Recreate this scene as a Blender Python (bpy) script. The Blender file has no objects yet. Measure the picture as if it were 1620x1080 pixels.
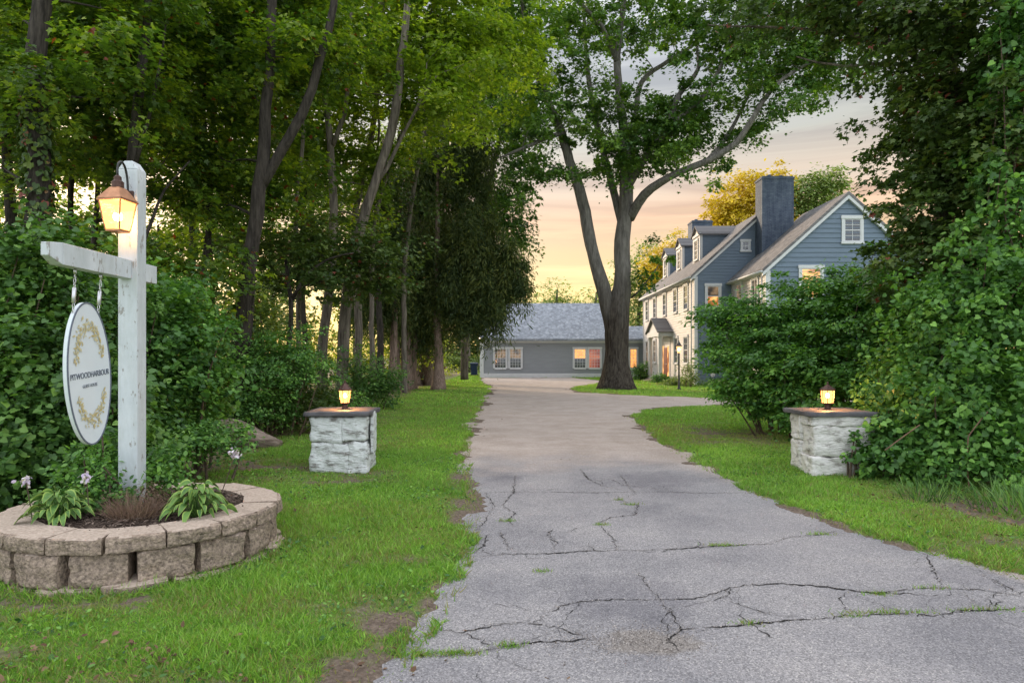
import bpy, math, random
import numpy as np
from mathutils import Vector, Matrix, noise as mnoise

# ------------------------------------------------------------------ camera, world, sun
S = bpy.context.scene
COL = S.collection
R = math.radians
cam = bpy.data.cameras.new("camera"); camo = bpy.data.objects.new("camera", cam); COL.objects.link(camo)
camo.location = (0, 0, 1.6); camo.rotation_euler = (R(90), 0, 0)
cam.lens = 24; cam.sensor_width = 36; cam.shift_y = 25/1620
cam.clip_start = 0.05; cam.clip_end = 3000
S.camera = camo
S.render.resolution_x = 1024; S.render.resolution_y = 682
S.view_settings.view_transform = 'Standard'; S.view_settings.look = 'None'
S.view_settings.gamma = 1; S.view_settings.exposure = 1.12
S.cycles.max_bounces = 6; S.cycles.diffuse_bounces = 4; S.cycles.transmission_bounces = 4
S.cycles.transparent_max_bounces = 8; S.cycles.use_denoising = True
S.cycles.sample_clamp_indirect = 6

SUN_EL, SUN_AZ = 17, -38          # azimuth from +Y, negative = left
w = bpy.data.worlds.new("World"); S.world = w; w.use_nodes = True
nt = w.node_tree; nt.nodes.clear()
def N(t, **k):
    n = nt.nodes.new(t)
    for a, b in k.items(): setattr(n, a, b)
    return n
def L(a, b): nt.links.new(a, b)
out = N('ShaderNodeOutputWorld'); add = N('ShaderNodeAddShader')
bg1 = N('ShaderNodeBackground'); bg2 = N('ShaderNodeBackground')
sky = N('ShaderNodeTexSky', sky_type='NISHITA'); sky.sun_disc = False
sky.sun_elevation = R(SUN_EL); sky.sun_rotation = R(SUN_AZ); sky.dust_density = 2.0
L(sky.outputs[0], bg1.inputs[0]); bg1.inputs[1].default_value = 0.022
tc = N('ShaderNodeTexCoord'); sep = N('ShaderNodeSeparateXYZ'); L(tc.outputs['Generated'], sep.inputs[0])
mp = N('ShaderNodeMapping'); mp.inputs['Scale'].default_value = (1.3, 1.3, 20); L(tc.outputs['Generated'], mp.inputs[0])
ns = N('ShaderNodeTexNoise'); ns.inputs['Scale'].default_value = 1.6; ns.inputs['Detail'].default_value = 7
ns.inputs['Roughness'].default_value = .55; ns.inputs['Distortion'].default_value = .6; L(mp.outputs[0], ns.inputs[0])
# elevation, wobbled by the cloud noise
ma = N('ShaderNodeMath', operation='MULTIPLY_ADD'); ma.inputs[1].default_value = .13; L(ns.outputs[0], ma.inputs[0])
sub = N('ShaderNodeMath', operation='SUBTRACT'); sub.inputs[1].default_value = .065; L(sep.outputs[2], sub.inputs[0]); L(sub.outputs[0], ma.inputs[2])
rp = N('ShaderNodeValToRGB'); L(ma.outputs[0], rp.inputs[0])
el = rp.color_ramp.elements
el[0].position = 0; el[0].color = (.74, .53, .18, 1)
el[1].position = 1; el[1].color = (1.35, 1.4, 1.5, 1)
for p, c in ((.09, (.78, .55, .185)), (.15, (.72, .47, .215)), (.195, (.62, .37, .20)), (.24, (.49, .37, .27)),
             (.31, (.34, .335, .30)), (.42, (.34, .36, .40)), (.60, (1.05, 1.1, 1.2))):
    e = el.new(p); e.color = (*c, 1)
# cloud streaks
cr = N('ShaderNodeValToRGB'); L(ns.outputs[0], cr.inputs[0])
cr.color_ramp.elements[0].position = .42; cr.color_ramp.elements[0].color = (.82, .79, .77, 1)
cr.color_ramp.elements[1].position = .58; cr.color_ramp.elements[1].color = (1.22, 1.16, 1.05, 1)
mul = N('ShaderNodeMixRGB', blend_type='MULTIPLY'); mul.inputs[0].default_value = 1.0
L(rp.outputs[0], mul.inputs[1]); L(cr.outputs[0], mul.inputs[2])
# the side of the sky away from the sunset is plain pale cloud
fr = N('ShaderNodeMapRange'); fr.inputs[1].default_value = .45; fr.inputs[2].default_value = -.35; L(sep.outputs[1], fr.inputs[0])
mx = N('ShaderNodeMixRGB'); L(fr.outputs[0], mx.inputs[0]); L(mul.outputs[0], mx.inputs[1]); mx.inputs[2].default_value = (1.2, 1.25, 1.36, 1)
L(mx.outputs[0], bg2.inputs[0]); bg2.inputs[1].default_value = 0.62
L(bg1.outputs[0], add.inputs[0]); L(bg2.outputs[0], add.inputs[1]); L(add.outputs[0], out.inputs[0])

sun = bpy.data.lights.new("sun", 'SUN'); suno = bpy.data.objects.new("sun", sun); COL.objects.link(suno)
sun.energy = 2.2; sun.angle = R(10); sun.color = (1, .78, .56)
sd = Vector((math.sin(R(SUN_AZ))*math.cos(R(SUN_EL)), math.cos(R(SUN_AZ))*math.cos(R(SUN_EL)), math.sin(R(SUN_EL))))
suno.rotation_euler = sd.to_track_quat('Z', 'Y').to_euler()
suno.location = sd*50

# ------------------------------------------------------------------ helpers
F, CX, HY = 1080.0, 810.0, 565.0
def P(px, py, D): return Vector(((px-CX)*D/F, D, 1.6-(py-HY)*D/F))
def G(px, py):
    D = 1.6*F/(py-HY); return ((px-CX)*D/F, D)

def wloc(o):
    v = Vector((0, 0, 0))
    while o is not None: v += Vector(o.location); o = o.parent
    return v
def tag(o, label=None, cat=None, group=None, kind=None):
    if label: o['label'] = label
    if cat: o['category'] = cat
    if group: o['group'] = group
    if kind: o['kind'] = kind
    return o
def empty(name, loc, label=None, cat=None, group=None):
    o = bpy.data.objects.new(name, None); COL.objects.link(o); o.location = loc; o.empty_display_size = .1
    return tag(o, label, cat, group)
def link(name, me, mats, parent=None, origin=None):
    o = bpy.data.objects.new(name, me); COL.objects.link(o)
    for m in (mats if isinstance(mats, (list, tuple)) else [mats]): me.materials.append(m)
    if parent is not None: o.parent = parent
    elif origin is not None: o.location = origin
    return o
class MB:
    def __init__(s): s.v = []; s.f = []; s.m = []
    def face(s, pts, m=0):
        i = len(s.v); s.v += [tuple(p) for p in pts]; s.f.append(tuple(range(i, i+len(pts)))); s.m.append(m)
    def hexa(s, p, m=0):      # 8 points: bottom ring 0-3, top ring 4-7
        i = len(s.v); s.v += [tuple(q) for q in p]
        for f in ((3, 2, 1, 0), (4, 5, 6, 7), (0, 1, 5, 4), (1, 2, 6, 5), (2, 3, 7, 6), (3, 0, 4, 7)):
            s.f.append(tuple(i+k for k in f)); s.m.append(m)
    def box(s, x0, x1, y0, y1, z0, z1, m=0):
        s.hexa([(x0, y0, z0), (x1, y0, z0), (x1, y1, z0), (x0, y1, z0), (x0, y0, z1), (x1, y0, z1), (x1, y1, z1), (x0, y1, z1)], m)
    def tube(s, pts, radii, sides=8, m=0, wob=0, seed=0, cap=True):
        pts = [Vector(p) for p in pts]; i0 = len(s.v); n = len(pts); prev = None
        for k, p in enumerate(pts):
            t = (pts[min(k+1, n-1)]-pts[max(k-1, 0)])
            if t.length < 1e-6: t = Vector((0, 0, 1))
            t.normalize()
            if prev is None:
                a = t.cross(Vector((.3, .9, .1))); a.normalize()
            else:
                a = prev-t*prev.dot(t); a.normalize()
            prev = a; b = t.cross(a)
            for j in range(sides):
                an = 2*math.pi*j/sides; r = radii[k]
                if wob: r *= 1+wob*mnoise.noise(Vector((math.cos(an)*1.7+seed, math.sin(an)*1.7, k*.35+seed)))
                s.v.append(tuple(p+(a*math.cos(an)+b*math.sin(an))*r))
        for k in range(n-1):
            for j in range(sides):
                j2 = (j+1) % sides
                s.f.append((i0+k*sides+j, i0+k*sides+j2, i0+(k+1)*sides+j2, i0+(k+1)*sides+j)); s.m.append(m)
        if cap:
            s.f.append(tuple(i0+j for j in range(sides))[::-1]); s.m.append(m)
            s.f.append(tuple(i0+(n-1)*sides+j for j in range(sides))); s.m.append(m)
    def sphere(s, c, r, m=0, seg=10, rings=6, sq=(1, 1, 1)):
        i0 = len(s.v)
        for a in range(1, rings):
            for b in range(seg):
                th = math.pi*a/rings; ph = 2*math.pi*b/seg
                s.v.append((c[0]+r*sq[0]*math.sin(th)*math.cos(ph), c[1]+r*sq[1]*math.sin(th)*math.sin(ph), c[2]+r*sq[2]*math.cos(th)))
        s.v.append((c[0], c[1], c[2]+r*sq[2])); s.v.append((c[0], c[1], c[2]-r*sq[2])); T = len(s.v)-2; B = T+1
        for a in range(rings-2):
            for b in range(seg):
                b2 = (b+1) % seg; s.f.append((i0+a*seg+b, i0+(a+1)*seg+b, i0+(a+1)*seg+b2, i0+a*seg+b2)); s.m.append(m)
        for b in range(seg):
            b2 = (b+1) % seg; s.f.append((T, i0+b, i0+b2)); s.m.append(m)
            s.f.append((B, i0+(rings-2)*seg+b2, i0+(rings-2)*seg+b)); s.m.append(m)
    def rings(s, c, prof, sides=4, rot=math.pi/4, m=0):   # lathe: prof = [(radius, z)]
        i0 = len(s.v); n = len(prof)
        for r, z in prof:
            for j in range(sides):
                a = rot+2*math.pi*j/sides; s.v.append((c[0]+r*math.cos(a), c[1]+r*math.sin(a), c[2]+z))
        for k in range(n-1):
            for j in range(sides):
                j2 = (j+1) % sides
                s.f.append((i0+k*sides+j, i0+k*sides+j2, i0+(k+1)*sides+j2, i0+(k+1)*sides+j)); s.m.append(m)
        s.f.append(tuple(i0+j for j in range(sides))[::-1]); s.m.append(m)
        s.f.append(tuple(i0+(n-1)*sides+j for j in range(sides))); s.m.append(m)
    def build(s, name, mats, parent=None, origin=(0, 0, 0), smooth=False, bevel=0):
        o0 = wloc(parent) if parent is not None else Vector(origin)
        me = bpy.data.meshes.new(name)
        me.from_pydata([(x-o0.x, y-o0.y, z-o0.z) for x, y, z in s.v], [], s.f)
        me.polygons.foreach_set('material_index', s.m)
        if smooth: me.polygons.foreach_set('use_smooth', [True]*len(s.f))
        me.update()
        o = link(name, me, mats, parent, o0)
        if bevel:
            b = o.modifiers.new('bevel', 'BEVEL'); b.width = bevel; b.segments = 2; b.limit_method = 'ANGLE'; b.angle_limit = R(40)
        return o

# --- materials
def newmat(name):
    m = bpy.data.materials.new(name); m.use_nodes = True
    t = m.node_tree; b = t.nodes['Principled BSDF']; return m, t, b
def pm(name, col, rough=.7, var=.15, scale=6, bump=.0, bscale=None, spec=.3, metal=0, col2=None, stretch=(1, 1, 1), detail=6, lo=.35, hi=.65):
    m, t, b = newmat(name)
    b.inputs['Roughness'].default_value = rough; b.inputs['Specular IOR Level'].default_value = spec; b.inputs['Metallic'].default_value = metal
    tcn = t.nodes.new('ShaderNodeTexCoord'); mp = t.nodes.new('ShaderNodeMapping'); mp.inputs['Scale'].default_value = stretch
    t.links.new(tcn.outputs['Object'], mp.inputs[0])
    n = t.nodes.new('ShaderNodeTexNoise'); n.inputs['Scale'].default_value = scale; n.inputs['Detail'].default_value = detail; n.inputs['Roughness'].default_value = .65
    t.links.new(mp.outputs[0], n.inputs[0])
    r = t.nodes.new('ShaderNodeValToRGB'); t.links.new(n.outputs[0], r.inputs[0])
    c2 = col2 or tuple(min(1, c*(1+var)) for c in col); c1 = col if col2 else tuple(c*(1-var) for c in col)
    r.color_ramp.elements[0].position = lo; r.color_ramp.elements[0].color = (*c1, 1)
    r.color_ramp.elements[1].position = hi; r.color_ramp.elements[1].color = (*c2, 1)
    t.links.new(r.outputs[0], b.inputs['Base Color'])
    if bump:
        n2 = t.nodes.new('ShaderNodeTexNoise'); n2.inputs['Scale'].default_value = bscale or scale*2; n2.inputs['Detail'].default_value = 8
        t.links.new(mp.outputs[0], n2.inputs[0])
        bp = t.nodes.new('ShaderNodeBump'); bp.inputs['Strength'].default_value = bump; bp.inputs['Distance'].default_value = .02
        t.links.new(n2.outputs[0], bp.inputs['Height']); t.links.new(bp.outputs[0], b.inputs['Normal'])
    return m
def emis(name, col, st, col2=None, scale=5):
    m, t, b = newmat(name)
    b.inputs['Base Color'].default_value = (.02, .02, .02, 1); b.inputs['Roughness'].default_value = .1
    b.inputs['Emission Strength'].default_value = st
    if col2:
        n = t.nodes.new('ShaderNodeTexNoise'); n.inputs['Scale'].default_value = scale; n.inputs['Detail'].default_value = 3
        tcn = t.nodes.new('ShaderNodeTexCoord'); t.links.new(tcn.outputs['Object'], n.inputs[0])
        r = t.nodes.new('ShaderNodeValToRGB'); t.links.new(n.outputs[0], r.inputs[0])
        r.color_ramp.elements[0].position = .42; r.color_ramp.elements[0].color = (*col, 1)
        r.color_ramp.elements[1].position = .58; r.color_ramp.elements[1].color = (*col2, 1)
        t.links.new(r.outputs[0], b.inputs['Emission Color'])
    else: b.inputs['Emission Color'].default_value = (*col, 1)
    return m
def leafmat(name, dark, mid, light, trans=.35, rough=.45, accent=None):
    if name.startswith('leaf_') and name not in ('leaf_autumn', 'leaf_hosta', 'leaf_dead', 'leaf_heath', 'leaf_painted_sun'):
        kk = (1.8, 1.75, 1.6) if name in ('leaf_maple', 'leaf_yellowish') else (1.9, 1.7, 1.4) if name == 'leaf_dark' else (1.6, 1.55, 1.5)
        dark, mid, light = (tuple(v*k for v, k in zip(c, kk)) for c in (dark, mid, light))
    m, t, b = newmat(name)
    a1 = t.nodes.new('ShaderNodeAttribute'); a1.attribute_name = 'rnd'
    r = t.nodes.new('ShaderNodeValToRGB'); t.links.new(a1.outputs['Fac'], r.inputs[0])
    e = r.color_ramp.elements; e[0].position = 0; e[0].color = (*dark, 1); e[1].position = 1 if not accent else .93; e[1].color = (*light, 1)
    x = e.new(.5); x.color = (*mid, 1)
    if accent: y = e.new(.97); y.color = (*accent, 1)
    t.links.new(r.outputs[0], b.inputs['Base Color'])
    b.inputs['Roughness'].default_value = rough; b.inputs['Specular IOR Level'].default_value = .35
    tr = t.nodes.new('ShaderNodeBsdfTranslucent')
    hs = t.nodes.new('ShaderNodeMixRGB'); hs.blend_type = 'MULTIPLY'; hs.inputs[0].default_value = 1; hs.inputs[2].default_value = (1.35, 1.5, .5, 1)
    t.links.new(r.outputs[0], hs.inputs[1]); t.links.new(hs.outputs[0], tr.inputs[0])
    mx = t.nodes.new('ShaderNodeMixShader'); mx.inputs[0].default_value = trans
    t.links.new(b.outputs[0], mx.inputs[1]); t.links.new(tr.outputs[0], mx.inputs[2])
    t.links.new(mx.outputs[0], t.nodes['Material Output'].inputs[0])
    return m

# --- leaf clouds
TPL = {
 'oval': (np.array([(0, 0, 0), (.27, .3, .05), (.25, .65, .05), (0, 1, -.06), (-.25, .65, .05), (-.27, .3, .05)]), [(0, 1, 2, 3), (0, 3, 4, 5)]),
 'maple': (np.array([(0, 0, 0), (.34, -.02, .04), (.30, .20, .04), (.56, .46, .06), (.22, .52, .03), (0, 1, -.08),
                     (-.22, .52, .03), (-.56, .46, .06), (-.30, .20, .04), (-.34, -.02, .04)]), [(0, 1, 2, 3, 4, 5), (0, 5, 6, 7, 8, 9)]),
 'heart': (np.array([(0, .05, 0), (.3, -.08, .05), (.5, .25, .09), (.33, .65, .05), (0, 1, -.08), (-.33, .65, .05), (-.5, .25, .09), (-.3, -.08, .05)]), [(0, 1, 2, 3, 4), (0, 4, 5, 6, 7)]),
 'spray': (np.array([(0, 0, 0), (.10, .3, .02), (.09, .7, .0), (0, 1, -.12), (-.09, .7, .0), (-.10, .3, .02)]), [(0, 1, 2, 3), (0, 3, 4, 5)]),
 'quad': (np.array([(0, 0, 0), (.36, .45, .06), (0, 1, -.04), (-.36, .45, .06)]), [(0, 1, 2, 3)]),
 'blade': (np.array([(.5, 0, 0), (-.5, 0, 0), (-.38, .55, .10), (.38, .55, .10), (0, 1, .38)]), [(0, 1, 2, 3), (3, 2, 4)]),
}
def unit(a): return a/np.maximum(np.linalg.norm(a, axis=1, keepdims=True), 1e-9)
def leafmesh(name, kind, C, Nn, Dd, size, rnd, width=None, origin=(0, 0, 0)):
    T, faces = TPL[kind]; n = len(C); K = len(T)
    Nn = unit(Nn); Dd = unit(Dd-Nn*np.sum(Dd*Nn, axis=1, keepdims=True)); Sd = np.cross(Dd, Nn)
    size = size[:, None]; wd = size if width is None else width[:, None]
    V = np.empty((n, K, 3), dtype=np.float32)
    for k in range(K):
        V[:, k, :] = C-np.array(origin)+Sd*(T[k, 0]*wd)+Dd*(T[k, 1]*size)+Nn*(T[k, 2]*size)
    me = bpy.data.meshes.new(name)
    me.vertices.add(n*K); me.vertices.foreach_set('co', V.reshape(-1))
    base = np.concatenate([np.array(f) for f in faces]); lens = np.array([len(f) for f in faces]); LP = len(base); NF = len(faces)
    idx = (np.arange(n)[:, None]*K+base[None, :]).reshape(-1).astype(np.int32)
    me.loops.add(n*LP); me.loops.foreach_set('vertex_index', idx)
    st = np.concatenate([[0], np.cumsum(lens)[:-1]]); starts = (np.arange(n)[:, None]*LP+st[None, :]).reshape(-1).astype(np.int32)
    me.polygons.add(n*NF); me.polygons.foreach_set('loop_start', starts)
    me.update(calc_edges=True)
    at = me.attributes.new('rnd', 'FLOAT', 'FACE'); at.data.foreach_set('value', np.repeat(np.clip(rnd, 0, 1), NF).astype(np.float32))
    return me
def clump_centers(rng, ells, n, shell=2.2):
    e = np.array(ells, dtype=float); wt = (e[:, 3]*e[:, 4]*e[:, 5])**.8; wt /= wt.sum()
    k = rng.choice(len(e), n, p=wt); d = unit(rng.normal(size=(n, 3))); r = rng.random(n)**(1/shell)
    ph = rng.random(9)*6.28; q = d*1.0
    bump = np.sin(3.1*q[:, 0]+ph[0]+k)*np.cos(2.7*q[:, 1]+ph[1])+.8*np.sin(5.3*q[:, 2]+4.1*q[:, 0]+ph[2]+k*2)+.5*np.sin(7.7*q[:, 1]-6*q[:, 2]+ph[3])
    r = r*(1+.17*bump); o = rng.random(n) < .13; r[o] = rng.uniform(.95, 1.38, o.sum())
    return e[k, :3]+d*r[:, None]*e[k, 3:6], d
def foliage(name, kind, rng, cen, out, nleaf, size, cr, up=.9, droop=.25, flat=.35, jitter=.45, origin=(0, 0, 0), rbias=0):
    n = len(cen); crs = cr*rng.uniform(.4, 1.5, n)
    C = np.repeat(cen, nleaf, 0); O = np.repeat(out, nleaf, 0); RR = np.repeat(crs, nleaf)
    m = len(C); a = rng.random(m)*2*np.pi; rr = np.sqrt(rng.random(m)); 
    off = np.stack([np.cos(a)*rr, np.sin(a)*rr, rng.normal(size=m)*flat-droop*rr**2], 1)*RR[:, None]
    lone = rng.random(m) < .06; off[lone] *= rng.uniform(1.1, 1.75, lone.sum())[:, None]
    C = C+off
    rad = np.stack([np.cos(a), np.sin(a), np.full(m, -.25-droop)], 1)
    Nn = np.array([0, 0, up])+O*.35+rng.normal(size=(m, 3))*jitter
    Dd = rad+rng.normal(size=(m, 3))*.6
    cl = np.repeat(rng.random(n), nleaf); rnd = .5*cl+.5*rng.random(m)+rbias
    hot = rng.random(m) > .985; rnd = np.where(hot, 1.0, np.clip(rnd, 0, .94))
    sz = size*rng.uniform(.42, 1.38, m)
    return leafmesh(name, kind, C, Nn, Dd, sz, rnd, origin=origin)

def bez(a, b, rng, sag=.15, n=5):
    a = Vector(a); b = Vector(b); L_ = (b-a).length
    mid = a.lerp(b, .5)+Vector((rng.normal(), rng.normal(), abs(rng.normal())))*sag*L_*.6
    return [a*(1-t)**2+mid*2*t*(1-t)+b*t*t for t in [i/(n-1) for i in range(n)]]
def dense(path, radii, seg=.45, jit=.02, seed=0):
    """smooth (Catmull-Rom) a traced path and give it small wobbles"""
    p = [Vector(q) for q in path]; P_, R_ = [], []
    for i in range(len(p)-1):
        p0 = p[max(i-1, 0)]; p1 = p[i]; p2 = p[i+1]; p3 = p[min(i+2, len(p)-1)]
        k = max(2, int((p2-p1).length/seg))
        for j in range(k):
            t = j/k
            q = .5*((2*p1)+(p2-p0)*t+(2*p0-5*p1+4*p2-p3)*t*t+(3*p1-p0-3*p2+p3)*t**3)
            q += Vector((mnoise.noise(q*1.3+Vector((seed, 0, 0))), mnoise.noise(q*1.3+Vector((0, seed, 5))), 0))*jit*3
            P_.append(q); R_.append(radii[i]*(1-t)+radii[i+1]*t)
    P_.append(p[-1]); R_.append(radii[-1]); return P_, R_
def tree(name, label, cat, group, stems, ells, ncl, nleaf, size, cr, kind, lm, bm, seed, up=.9, droop=.25, flat=.35,
         limbs=120, sides=10, flare=0, shell=2.2, jitter=.45, trunk='trunk', crown='crown', thick=.05, zmin=None, lobes=0):
    rng = np.random.default_rng(seed); base = Vector(stems[0][0][0]); base.z = max(0, base.z) if base.z > -.2 else 0
    root = empty(name, base, label, cat, group)
    mb = MB(); nodes = []
    for q, (pts, rad) in enumerate(stems):
        pp, rr = dense(pts, rad, seed=seed+q)
        i0 = len(mb.v)
        mb.tube(pp, rr, sides, wob=.16, seed=seed+q*3.1)
        if flare and q < (flare if isinstance(flare, int) else 1) or (flare and q == 0):
            for i in range(i0, len(mb.v)):
                x, y, z = mb.v[i]; c = pp[0]; h = z-c.z
                if h < 2.6:
                    t = (1-h/2.6)**2.6
                    an = math.atan2(y-c.y, x-c.x); k = 1+t*(.55+(.32*abs(math.sin(an*lobes/2+.7)) if lobes else 0))
                    ax = min(range(len(pp)), key=lambda j: abs(pp[j].z-z)); cc = pp[ax]
                    mb.v[i] = (cc.x+(x-cc.x)*k, cc.y+(y-cc.y)*k, z)
        nodes += [(Vector(a), b) for a, b in zip(pp[2:], rr[2:])]
    cen, outd = clump_centers(rng, ells, ncl, shell)
    if zmin is not None: cen[:, 2] = np.maximum(cen[:, 2], zmin+rng.random(ncl)*.5)
    if nodes and limbs:
        pick = rng.permutation(ncl)[:limbs]
        NP = np.array([list(a) for a, _ in nodes]); NR = [b for _, b in nodes]
        dist = np.array([np.min(np.linalg.norm(NP-cen[i], axis=1)) for i in pick])
        for i in pick[np.argsort(dist)]:
            c = cen[i]; d = np.linalg.norm(NP-c, axis=1)+np.maximum(0, NP[:, 2]-c[2]+.2*np.linalg.norm(NP[:, :2]-c[:2], axis=1))*1.2
            j = int(np.argmin(d)); ln = float(np.linalg.norm(NP[j]-c))
            r0 = min(NR[j]*.6, .012+thick*ln*.28, .09)
            b = bez(NP[j], c, rng, .14, 6); rr = [r0*(1-.8*k/5) for k in range(6)]
            mb.tube(b, rr, 5, cap=False)
            NP = np.vstack([NP, [list(v) for v in b[2:5]]]); NR += rr[2:5]
    mb.build(trunk, bm, root, smooth=True)
    if ncl:
        me = foliage(crown, kind, rng, cen, outd, nleaf, size, cr, up, droop, flat, jitter, origin=wloc(root))
        link(crown, me, lm, root)
    return root
def shrub(name, label, cat, group, ells, ncl, nleaf, size, cr, kind, lm, seed, bm=None, up=.9, droop=.25, flat=.4, jitter=.5, stems=5, shell=2.6):
    rng = np.random.default_rng(seed); e = np.array(ells); base = Vector((e[:, 0].mean(), e[:, 1].mean(), 0))
    root = empty(name, base, label, cat, group)
    cen, outd = clump_centers(rng, ells, ncl, shell); cen[:, 2] = np.maximum(cen[:, 2], .06+.12*rng.random(ncl))
    mb = MB()
    for i in rng.permutation(ncl)[:stems]:
        c = cen[i]; g = (base.x*.5+c[0]*.5+rng.normal()*.1, base.y*.5+c[1]*.5+rng.normal()*.1, -.02)
        mb.tube(bez(g, c, rng, .12, 6), [.022, .018, .015, .012, .009, .006], 5, cap=False)
    mb.build('stem', bm or M['twig'], root, smooth=True)
    link('foliage', foliage('foliage', kind, rng, cen, outd, nleaf, size, cr, up, droop, flat, jitter, origin=wloc(root)), lm, root)
    return root

M = {}
M['twig'] = pm('twig', (.09, .065, .045), .9, .3, 20, .3)
M['bark_dark'] = pm('bark_dark', (.016, .013, .010), .95, 0, 5, 1.0, 14, col2=(.062, .052, .042), stretch=(3, 3, .5))
M['bark_grey'] = pm('bark_grey', (.055, .046, .036), .95, 0, 4, .9, 12, col2=(.20, .17, .135), stretch=(3, 3, .4))
M['bark_cedar'] = pm('bark_cedar', (.10, .065, .045), .95, 0, 6, 1.0, 14, col2=(.36, .26, .21), stretch=(6, 6, .3))
M['white_paint'] = pm('white_paint', (.56, .60, .62), .55, .06, 9, .15, 60)
M['trim_white'] = pm('trim_white', (.60, .605, .61), .5, .04, 3)
M['siding_blue'] = pm('siding_blue', (.145, .19, .245), .6, .08, 2, stretch=(.6, .6, 3))
M['siding_grey'] = pm('siding_grey', (.27, .285, .30), .6, .06, 2, stretch=(.5, .5, 3))
M['siding_pale'] = pm('siding_pale', (.55, .525, .51), .6, .08, 2, stretch=(.6, .6, 3))
M['black_metal'] = pm('black_metal', (.015, .015, .016), .4, .2, 20, spec=.5)
M['copper'] = pm('copper', (.32, .15, .08), .42, 0, 9, .2, metal=.75, col2=(.52, .26, .14))
M['copper_dark'] = pm('copper_dark', (.09, .05, .04), .5, .3, 9, metal=.5)
M['steel'] = pm('steel', (.55, .55, .56), .35, .1, 10, metal=.9)
M['bulb'] = emis('bulb', (1, .60, .22), 60)
M['dark_glass'] = pm('dark_glass', (.03, .033, .04), .06, .3, 2, spec=.9)
M['lit_glass'] = emis('lit_glass', (.30, .085, .02), .75, (1.0, .50, .16), 1.6)
M['lit_orange'] = emis('lit_orange', (.90, .33, .08), .7, (1.0, .42, .12), 3)
M['lit_red'] = emis('lit_red', (.22, .03, .025), .4, (.60, .17, .08), 1.0)
M['dim_glass'] = emis('dim_glass', (.05, .04, .035), .32, (.42, .27, .15), 1.5)
def glowglass():
    m, t, b = newmat('lantern_glass')
    e = t.nodes.new('ShaderNodeEmission'); e.inputs[0].default_value = (1, .47, .13, 1); e.inputs[1].default_value = 1.8
    tr = t.nodes.new('ShaderNodeBsdfTransparent'); mx = t.nodes.new('ShaderNodeMixShader'); mx.inputs[0].default_value = .55
    t.links.new(tr.outputs[0], mx.inputs[1]); t.links.new(e.outputs[0], mx.inputs[2]); t.links.new(mx.outputs[0], t.nodes['Material Output'].inputs[0]); return m
M['lantern_glass'] = glowglass()
# leaves (real leaf colours, except the sunlit clearing)
M['leaf_maple'] = leafmat('leaf_maple', (.018, .040, .010), (.052, .095, .015), (.17, .22, .02), .45, accent=(.20, .05, .02))
M['leaf_yellowish'] = leafmat('leaf_yellowish', (.035, .065, .010), (.085, .135, .015), (.20, .24, .025), .5)
M['leaf_big_maple'] = leafmat('leaf_big_maple', (.018, .045, .014), (.045, .10, .018), (.12, .20, .025), .35)
M['leaf_cedar'] = leafmat('leaf_cedar', (.015, .030, .012), (.042, .066, .019), (.11, .125, .028), .25, .6)
M['leaf_dark'] = leafmat('leaf_dark', (.016, .034, .012), (.032, .064, .018), (.07, .11, .024), .25, accent=(.22, .06, .04))
M['leaf_bush'] = leafmat('leaf_bush', (.02, .055, .018), (.052, .14, .028), (.13, .26, .04), .3)
M['leaf_vine'] = leafmat('leaf_vine', (.018, .05, .016), (.052, .13, .028), (.15, .29, .055), .3)
M['leaf_shrub'] = leafmat('leaf_shrub', (.020, .05, .016), (.050, .115, .028), (.13, .23, .05), .3)
M['leaf_autumn'] = leafmat('leaf_autumn', (.26, .20, .02), (.56, .40, .03), (.66, .48, .07), .35)
M['leaf_painted_sun'] = leafmat('leaf_painted_sun', (.12, .18, .02), (.28, .34, .03), (.5, .5, .05), .4)  # sunlight on the far clearing painted into the leaf colour
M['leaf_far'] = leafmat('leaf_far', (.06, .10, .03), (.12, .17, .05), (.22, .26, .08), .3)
M['leaf_hosta'] = leafmat('leaf_hosta', (.05, .12, .03), (.12, .24, .05), (.38, .46, .12), .25)
M['leaf_dead'] = leafmat('leaf_dead', (.06, .035, .02), (.15, .085, .05), (.26, .17, .10), .1, .9)
M['leaf_heath'] = leafmat('leaf_heath', (.10, .07, .05), (.20, .12, .09), (.34, .24, .18), .15, .9)
M['petal'] = leafmat('petal', (.45, .36, .55), (.6, .5, .7), (.8, .74, .85), .3)
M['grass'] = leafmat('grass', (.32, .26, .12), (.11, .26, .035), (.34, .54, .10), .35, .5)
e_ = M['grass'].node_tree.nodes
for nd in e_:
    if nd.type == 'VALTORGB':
        x = nd.color_ramp.elements.new(.14); x.color = (.20, .28, .07, 1)

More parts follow.
